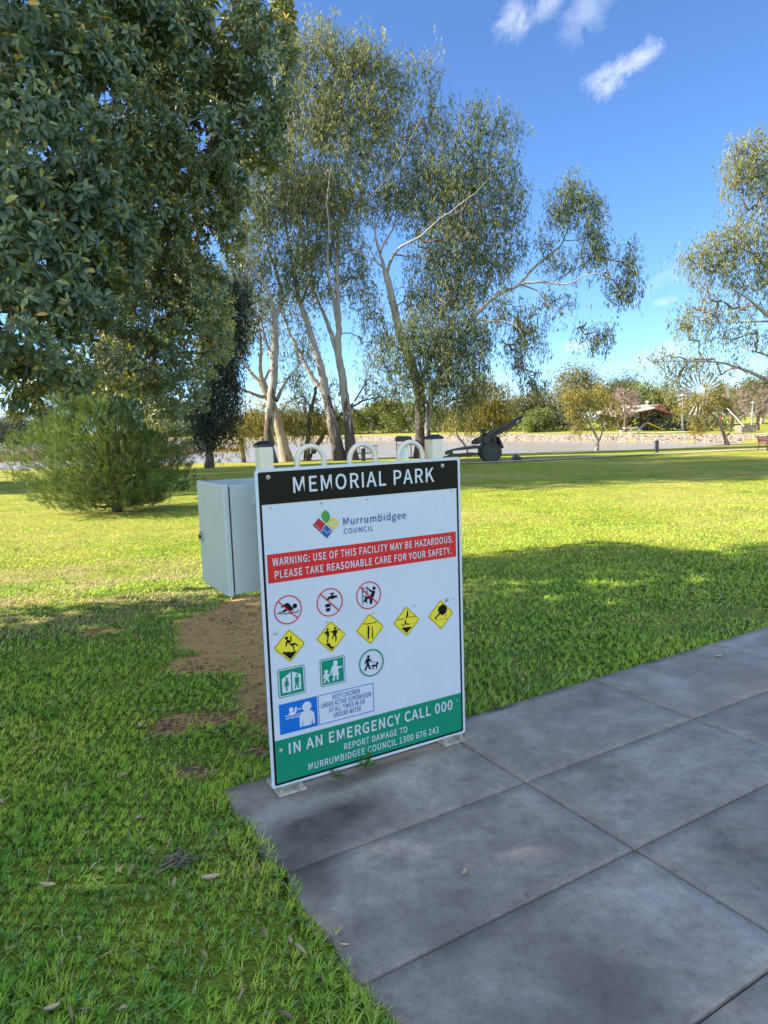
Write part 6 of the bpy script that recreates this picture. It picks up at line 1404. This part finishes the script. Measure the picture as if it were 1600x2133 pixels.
# ------------------------------------------------------------------ feathery pine
def build_pine():
    rng = np.random.default_rng(8); Y = 15.2
    b0 = gp(245, 1066); Y = b0[1]; k = Y/FPX
    t = thing('bushy_pine', 'bushy young pine with feathery upswept needles on the sunny lawn', 'pine', b0)
    # outline of the bush, half widths at photo heights: left and right of the trunk line
    ys = np.array([785, 810, 850, 890, 930, 970, 1000, 1030, 1048]); lf = np.array([95, 92, 100, 205, 222, 218, 200, 165, 110]); rt = np.array([108, 124, 150, 150, 168, 160, 140, 110, 60]); cx = np.array([205, 210, 225, 238, 242, 244, 245, 246, 246])
    lf = np.array([110, 130, 150, 190, 212, 212, 200, 178, 140]); rt = np.array([108, 124, 150, 152, 166, 166, 158, 138, 95])
    tips = []
    for _ in range(7200):
        y = rng.uniform(785, 1050); h = rng.random(); th = rng.uniform(0, 2*math.pi)
        c_ = np.interp(y, ys, cx); rx = np.interp(y, ys, rt if math.cos(th) > 0 else lf); rad = .12+.88*rng.random()**.62
        rad *= .66+.66*fbm(np.array([th*2.2+5]), np.array([y/22.]), 3, 2)[0]
        p = at(c_, y, Y); R = rx*k*.94; tips.append(p + np.array([math.cos(th)*R*rad, math.sin(th)*R*rad*.95, 0]))
    tips = np.array(tips)
    zb = b0[2]; axis_x = b0[0]
    org = np.stack([axis_x+(tips[:, 0]-axis_x)*.30, b0[1]+(tips[:, 1]-b0[1])*.30, zb+.25+(tips[:, 2]-zb)*.42], -1)
    dr = unit(unit(tips-org)*np.array([.8, .8, .5])+np.array([0, 0, .6])+rng.normal(0, .45, tips.shape)); 
    tb_ = Tubes(); sk = [resample(np.array([[b0[0], b0[1], zb-.3, .13], [b0[0], b0[1], zb+.2, .11], [b0[0]-.05, b0[1], zb+1.2, .07], [b0[0]-.2, b0[1]+.05, zb+2.6, .02]]), .15)]
    tb_.add(sk[0][:, :3], sk[0][:, 3], 9); tb_.build('trunk', M['bark_dark'], t)
    tw = Tubes()
    for i in rng.choice(len(tips), 170, replace=False):
        s0 = org[i]; e = tips[i]; j = np.argmin(np.abs(sk[0][:, 2]-(zb+(s0[2]-zb)*.6))); s0 = sk[0][j, :3]; mid = (s0+e)/2-np.array([0, 0, .12])
        tt = np.linspace(0, 1, 6)[:, None]; P = (1-tt)**2*s0+2*tt*(1-tt)*mid+tt**2*e; tw.add(P, np.linspace(.014, .004, 6), 3)
    tw.build('branches', M['bark_dark'], t)
    n = 32; N = len(tips)*n; b_ = np.repeat(tips, n, 0); d = np.repeat(dr, n, 0); s_ = rng.uniform(-.15, .03, N)[:, None]
    pos = b_ + d*s_ + rng.normal(0, .012, (N, 3)); nd = unit(d*1.2+rng.normal(0, .48, (N, 3))); L = rng.uniform(.055, .12, N)[:, None]
    sd = unit(np.cross(nd, rng.normal(0, 1, (N, 3))))*.0032
    V = np.stack([pos-sd, pos+sd, pos+nd*L], 1).reshape(-1, 3)
    tn = np.clip(np.repeat(rng.normal(.42, .14, len(tips)), n)+rng.normal(0, .12, N), 0, 1)
    np_mesh('crown', V, [np.arange(3*N).reshape(N, 3)], M['needle'], t, attrs={'tint': np.repeat(tn, 3)})
build_pine()

# ------------------------------------------------------------------ grass, fallen leaves and weeds
def build_grass():
    rng = np.random.default_rng(2)
    X, Y, H, W, T = [], [], [], [], []
    def zone(y0, y1, dens, h, w, edge=1.0):
        xm = lambda y: .60*y+.9
        n = int(dens*(y1-y0)*2*xm((y0+y1)/2)); y = rng.uniform(y0, y1, n); x = rng.uniform(-1, 1, n)*xm(y)
        ok = ~in_slab(x, y, -.012); x, y = x[ok], y[ok]
        p, q, z = proj(np.stack([x, y, ground_z(x, y)], -1)); ok = (p > -120) & (p < 1720) & (q < 2350); x, y = x[ok], y[ok]
        # tufts: pull blades towards tuft centres
        g = .055; jx, jy = np.floor(x/g), np.floor(y/g); hx = np.modf(np.abs(np.sin(jx*12.9898+jy*78.233)*43758.5453))[0]; hy = np.modf(np.abs(np.sin(jx*39.346+jy*11.135)*24634.63))[0]
        f = .45; x = x*(1-f)+(jx+hx)*g*f; y = y*(1-f)+(jy+hy)*g*f
        ok = ~in_slab(x, y, -.008); x, y, hx, hy = x[ok], y[ok], hx[ok], hy[ok]
        d = dirt_mask(x, y); dens_n = fbm(x*2.2, y*2.2, 41); dens_n2 = fbm(x*9, y*9, 43)
        keep = (rng.random(len(x)) > d*.97) & (rng.random(len(x)) < np.clip((dens_n-.2)*2.4+.25, .22, 1)*np.clip((dens_n2-.18)*3, .25, 1)); x, y, hx, hy = x[keep], y[keep], hx[keep], hy[keep]
        a, n_ = slab_an(x, y); de = np.maximum(A0-a, n_-NB)             # distance from the slab edge
        lush = np.clip(1-de/.22, 0, 1)*(de > -.02)
        hh = h*(.55+.9*fbm(x*1.7, y*1.7, 51))*(1+.9*lush*(fbm(x*4, y*4, 57)+.2))*rng.uniform(.5, 1.3, len(x))*(.75+.5*hx)
        t = .45 + .16*np.clip((y-5.5)/3, 0, 1) + ((fbm(x*.9, y*.9, 61)-.5)*.8 + (fbm(x*5, y*5, 63)-.5)*.85)*np.interp(y, [3, 7], [1, .45]) + (hy-.5)*.22 + rng.normal(0, .09, len(x)); stw = straw_mask(x, y); dry = (rng.random(len(x)) < .05+.62*stw+.10*np.clip((fbm(x*1.3, y*1.3, 71)-.5)*4, 0, 1)); t = np.where(dry, rng.uniform(.86, 1, len(x)), np.clip(t, 0, .8))
        X.append(x); Y.append(y); H.append(hh); W.append(np.full(len(x), w)*rng.uniform(.7, 1.3, len(x))); T.append(t)
    zone(1.0, 2.3, 26000, .036, .0036); zone(2.3, 3.4, 19000, .038, .0042); zone(3.4, 5.0, 10500, .038, .0052); zone(5.0, 7.5, 4200, .036, .0070); zone(7.5, 11, 1500, .030, .008); zone(11, 15, 600, .026, .010); zone(15, 20, 240, .024, .012); zone(20, 26, 110, .022, .015)
    x, y, h, w, t = map(np.concatenate, (X, Y, H, W, T)); n = len(x); z = ground_z(x, y)-.004+ (fbm(x*1.3, y*1.3, 5)-.5)*.035 + (fbm(x*6, y*6, 9)-.5)*.02
    P = np.stack([x, y, z], -1); az = rng.uniform(0, 6.28, n); tilt = rng.uniform(.15, 1.35, n)
    ld = np.stack([np.cos(az)*tilt, np.sin(az)*tilt, np.ones(n)], -1); ld = unit(ld); sd = np.stack([-np.sin(az+.6), np.cos(az+.6), np.zeros(n)], -1)*w[:, None]/2
    m_ = P+ld*(h*.55)[:, None]; ld2 = unit(ld*np.array([1.9, 1.9, .8])); tip = m_+ld2*(h*.5)[:, None]
    V = np.stack([P-sd, P+sd, m_+sd*.8, m_-sd*.8, tip], 1).reshape(-1, 3); o5 = (np.arange(n)*5)[:, None]
    mt = leaf_mat('grass_blade', [(0, (.08, .25, .03)), (.35, (.22, .50, .04)), (.6, (.42, .66, .055)), (.8, (.58, .70, .08)), (.88, (.56, .49, .20)), (1, (.66, .56, .32))], trans=.10, rough=.55, tcol=(1.5, 1.5, .5), up=.78)
    o = np_mesh('grass', V, [o5+np.array([[0, 1, 2, 3]]), o5+np.array([[3, 2, 4]])], mt, attrs={'tint': np.repeat(t, 5)}); tag(o, 'short green lawn grass with taller tufts beside the concrete', 'grass', kind='stuff')
    # clover leaflets among the grass at the near left
    n = 1500; cy = rng.uniform(1.2, 3.2, n); cx = rng.uniform(-1, .1, n)*(.62*cy+.3); nz = fbm(cx*3, cy*3, 81); ok = (nz > .52) & ~in_slab(cx, cy, .02) & (dirt_mask(cx, cy) < .3); cx, cy = cx[ok], cy[ok]; n = len(cx)
    cz = ground_z(cx, cy)+rng.uniform(.012, .035, n); c = np.stack([cx, cy, cz], -1); VV, FF = [], []
    rot = rng.uniform(0, 6.28, n); r_ = rng.uniform(.007, .013, n)
    for j in range(3):
        a = rot+j*2.094; out = np.stack([np.cos(a), np.sin(a), rng.uniform(-.2, .35, n)], -1)*r_[:, None]; s_ = np.stack([-np.sin(a), np.cos(a), np.zeros(n)], -1)*r_[:, None]*.6
        VV.append(np.stack([c, c+out*.7+s_, c+out*1.25, c+out*.7-s_], 1))
    V = np.concatenate(VV).reshape(-1, 3); mc = leaf_mat('clover', [(0, (.11, .26, .06)), (1, (.24, .40, .10))], trans=.35)
    o = np_mesh('clover', V, [np.arange(len(V)).reshape(-1, 4)], mc, attrs={'tint': np.repeat(rng.random(len(V)//4), 4)}); tag(o, 'small round clover leaves scattered through the near grass', 'clover', kind='stuff')
    # leaf litter: countless narrow dry leaves on the lawn
    n = 1500; ly = rng.uniform(1.3, 14, n)**1.0; lx = rng.uniform(-1, 1, n)*(.58*ly+.4); ok = ~in_slab(lx, ly, .01); lx, ly = lx[ok], ly[ok]; n = len(lx); lz = ground_z(lx, ly)+.018+rng.uniform(0, .012, n)
    S = leaf_shape(rng, n, rng.uniform(.025, .065, n), rng.uniform(.006, .016, n), .3, .2); a = rng.uniform(0, 6.28, n); ca, sa = np.cos(a)[:, None], np.sin(a)[:, None]
    V = np.stack([S[..., 0]*ca-S[..., 1]*sa+lx[:, None], S[..., 0]*sa+S[..., 1]*ca+ly[:, None], S[..., 2]+lz[:, None]+S[..., 0]*rng.normal(0, .25, (n, 1))], -1); off = (np.arange(n)*8)[:, None, None]
    ml = leaf_mat('dry_leaf', [(0, (.12, .075, .04)), (.5, (.30, .21, .12)), (1, (.55, .42, .27))], trans=.15, tcol=(1, .9, .7))
    M['dry_leaf'] = ml
    o = np_mesh('leaf_litter', V.reshape(-1, 3), [(LEAF_T[None]+off).reshape(-1, 3), (LEAF_Q[None]+off).reshape(-1, 4)], ml, attrs={'tint': np.repeat(rng.random(n), 8)}); tag(o, 'scattered narrow dry leaves lying in the lawn', 'leaf litter', kind='stuff')
    # grit, twigs and crumbs of bark on bare soil
    n = 1500; ii = rng.integers(0, len(_dirt), n); dd = np.array(_dirt)[ii]; gx = dd[:, 0]+rng.normal(0, .6, n)*dd[:, 2]; gy = dd[:, 1]+rng.normal(0, .6, n)*dd[:, 3]; ok = ~in_slab(gx, gy, .01); gx, gy = gx[ok], gy[ok]; n = len(gx)
    gz = ground_z(gx, gy)-.005+(fbm(gx*1.3, gy*1.3, 5)-.5)*.035+(fbm(gx*6, gy*6, 9)-.5)*.02+.003; ln = rng.uniform(.006, .03, n); wd = rng.uniform(.003, .007, n); a = rng.uniform(0, 6.28, n)
    e1 = np.stack([np.cos(a), np.sin(a), rng.normal(0, .1, n)], -1)*ln[:, None]; e2 = np.stack([-np.sin(a), np.cos(a), np.zeros(n)], -1)*wd[:, None]; p = np.stack([gx, gy, gz], -1)
    V = np.stack([p-e1-e2*.3, p-e2+np.array([0, 0, .004]), p+e1, p+e2+np.array([0, 0, .002])], 1).reshape(-1, 3)
    o = np_mesh('soil_crumbs', V, [np.arange(4*n).reshape(n, 4)], ml, attrs={'tint': np.repeat(rng.beta(1.6, 1.8, n), 4)}); tag(o, 'bark crumbs and twigs lying on the bare brown soil', 'debris', kind='stuff')

    # grit, leaf crumbs and soil scattered on the concrete, thicker along its edges and joints
    n = 5200; a_ = rng.uniform(A0+.01, 6, n); nn = rng.uniform(-1.5, NB-.01, n); ed = np.minimum.reduce([a_-A0, NB-nn] + [np.abs(nn-q) for q in ALINES] + [np.abs(a_-q) for q in BLINES]); ok = rng.random(n) < np.clip(.9*np.exp(-ed/.05), .07, 1); a_, nn = a_[ok], nn[ok]; n = len(a_)
    p = np.stack([a_*GA[0]+nn*GN[0], a_*GA[1]+nn*GN[1], np.full(n, .0015)], -1); L = rng.uniform(.0012, .0075, n)*rng.uniform(.4, 1, n); w = L*rng.uniform(.3, .8, n); an = rng.uniform(0, 6.28, n)
    e1 = np.stack([np.cos(an), np.sin(an), np.zeros(n)], -1)*L[:, None]; e2 = np.stack([-np.sin(an), np.cos(an), np.zeros(n)], -1)*w[:, None]; hz = np.stack([np.zeros(n), np.zeros(n), rng.uniform(.001, .003, n)], -1)
    V = np.stack([p-e1, p-e2+hz, p+e1, p+e2+hz*.5], 1).reshape(-1, 3)
    o = np_mesh('grit', V, [np.arange(4*n).reshape(n, 4)], ml, attrs={'tint': np.repeat(rng.beta(1, 1.6, n), 4)}); tag(o, 'grit and leaf crumbs scattered along the concrete joints and edges', 'debris', kind='stuff')

def fallen(px, py, L, W, ang, tint, label, zoff=.0, curl=.35, on_slab=False, cat='leaf', name='fallen_leaf'):
    rng = np.random.default_rng(int(px*7+py)); p = gp(px, py) if not on_slab else EYE+ray(px, py)*(-CAMH/ray(px, py)[2]); p[2] = (.004 if on_slab else p[2]+.028)+zoff
    k = 7; xs = np.linspace(0, 1, k); w = np.sin(np.pi*np.clip(xs*.96+.02, 0, 1))**.75*W/2; zz = curl*L*(xs-.5)**2; rows = []
    for s_ in (-1, -.5, 0, .5, 1): rows.append(np.stack([(xs-.5)*L, s_*w + .12*L*(xs-.5)**2, zz+abs(s_)**2*W*.22], -1))
    V = np.stack(rows, 1); a = math.radians(ang); R = np.array([[math.cos(a), -math.sin(a), 0], [math.sin(a), math.cos(a), 0], [0, 0, 1]]); V = V.reshape(-1, 3)@R.T+p
    nf = 5; top = np.array([(i*nf+j, i*nf+j+1, (i+1)*nf+j+1, (i+1)*nf+j) for i in range(k-1) for j in range(nf-1)]); n = len(V)
    V2 = np.concatenate([V+np.array([0, 0, .0012]), V]); F = np.concatenate([top, top[:, ::-1]+n])
    o = np_mesh(name, V2, [F], M['dry_leaf'], attrs={'tint': np.full(2*n, tint)}, smooth=True); tag(o, label, cat); return o
def build_litter():
    fallen(440, 1846, .062, .030, 10, 1.0, 'pale cream fallen leaf near the concrete edge at lower left')
    fallen(100, 1862, .060, .026, -8, .85, 'tan fallen leaf in the grass near the left edge')
    fallen(322, 1491, .060, .030, 120, .62, 'brown fallen leaf beside the small bare patch')
    fallen(292, 1523, .065, .024, 115, .95, 'cream fallen leaf just left of the small bare patch')
    fallen(102, 1477, .045, .024, 70, .8, 'pale fallen leaf far left in the shaded grass')
    fallen(258, 1628, .045, .026, 30, .7, 'dull greyish fallen leaf above the bright grass tufts')
    fallen(110, 2121, .040, .020, 25, 1.0, 'whitish fallen leaf at the bottom left corner')
    fallen(289, 1718, .035, .016, 60, .9, 'small pale fallen leaf among bright grass tufts')
    fallen(968, 1821, .036, .014, 60, 1.0, 'curled white fallen leaf alone on the middle concrete slab', on_slab=True, curl=.5)
    fallen(718, 1972, .030, .010, -5, 1.0, 'small white fallen leaf on concrete near the grass edge', on_slab=True)
    fallen(1497, 1369, .050, .028, 0, 1.0, 'flat white fallen leaf on the far right slab', on_slab=True, curl=.1)
    fallen(1237, 1328, .05, .02, 20, .9, 'pale fallen leaf in the grass beside the right path edge')
    fallen(1210, 1200, .07, .025, 30, .95, 'pale fallen leaf on the shaded right lawn')
    # withered sprig of leaves
    rng = np.random.default_rng(77); p = gp(362, 1818); p[2] += .02; t = thing('withered_sprig', 'withered sprig of purplish brown leaves in the grass left of the concrete', 'sprig', p)
    b = MB(); tw = Tubes(); tw.add(np.array([p+np.array([-.05, -.03, 0]), p+np.array([0, 0, .015]), p+np.array([.05, .03, .02])]), [.003, .003, .002], 5); tw.build('stem', M['bark_brown'], t)
    n = 16; S = leaf_shape(rng, n, rng.uniform(.05, .085, n), rng.uniform(.008, .014, n), .5, .15); az = np.radians(rng.normal(40, 38, n)); el = np.radians(rng.uniform(5, 40, n)); c = p+np.stack([rng.uniform(-.05, .03, n), rng.uniform(-.035, .02, n), rng.uniform(.005, .03, n)], -1)
    dr = np.stack([np.cos(az)*np.cos(el), np.sin(az)*np.cos(el), np.sin(el)], -1); sd = unit(np.cross(np.array([0, 0, 1.0]), dr)); up = np.cross(dr, sd)
    V = c[:, None]+S[..., 0:1]*dr[:, None]+S[..., 1:2]*sd[:, None]+S[..., 2:3]*up[:, None]; off = (np.arange(n)*8)[:, None, None]
    ms = leaf_mat('withered_leaf', [(0, (.10, .075, .07)), (1, (.24, .18, .16))], trans=.1); np_mesh('leaves', V.reshape(-1, 3), [(LEAF_T[None]+off).reshape(-1, 3), (LEAF_Q[None]+off).reshape(-1, 4)], ms, t, attrs={'tint': np.repeat(rng.random(n), 8)})
    # weeds under the notice board
    for px, py, sc, lab in ((762, 1598, 1.0, 'small green weed sprouting under the middle of the notice board'), (700, 1617, .6, 'tiny green weed under the notice board left of the larger weed')):
        p = EYE+ray(px, py)*(-CAMH/ray(px, py)[2]); t = thing('weed', lab, 'weed', p); n = int(14*sc)+4
        az = rng.uniform(0, 6.28, n); el = np.radians(rng.uniform(5, 70, n)); dr = np.stack([np.cos(az)*np.cos(el), np.sin(az)*np.cos(el), np.sin(el)], -1); tip = p+dr*rng.uniform(.02, .055, n)[:, None]*sc; tw = Tubes()
        for e in tip: tw.add(np.stack([p, (p+e)/2+np.array([0, 0, .004]), e]), [.0012, .001, .0008], 4)
        tw.build('stem', M['leaf_green'], t); S = leaf_shape(rng, n*2, rng.uniform(.018, .03, n*2)*sc, rng.uniform(.012, .018, n*2)*sc, .2, .3); T2 = np.repeat(tip, 2, 0); d2 = unit(np.repeat(dr, 2, 0)+rng.normal(0, .6, (2*n, 3))); sd = unit(np.cross(np.array([0, 0, 1.0]), d2)); up = np.cross(d2, sd)
        V = T2[:, None]+S[..., 0:1]*d2[:, None]+S[..., 1:2]*sd[:, None]+S[..., 2:3]*up[:, None]; off = (np.arange(2*n)*8)[:, None, None]
        mw = leaf_mat('weed_leaf', [(0, (.06, .16, .03)), (1, (.13, .28, .05))], trans=.35); np_mesh('leaves', V.reshape(-1, 3), [(LEAF_T[None]+off).reshape(-1, 3), (LEAF_Q[None]+off).reshape(-1, 4)], mw, t, attrs={'tint': np.repeat(rng.random(2*n), 8)})
build_grass(); build_litter()
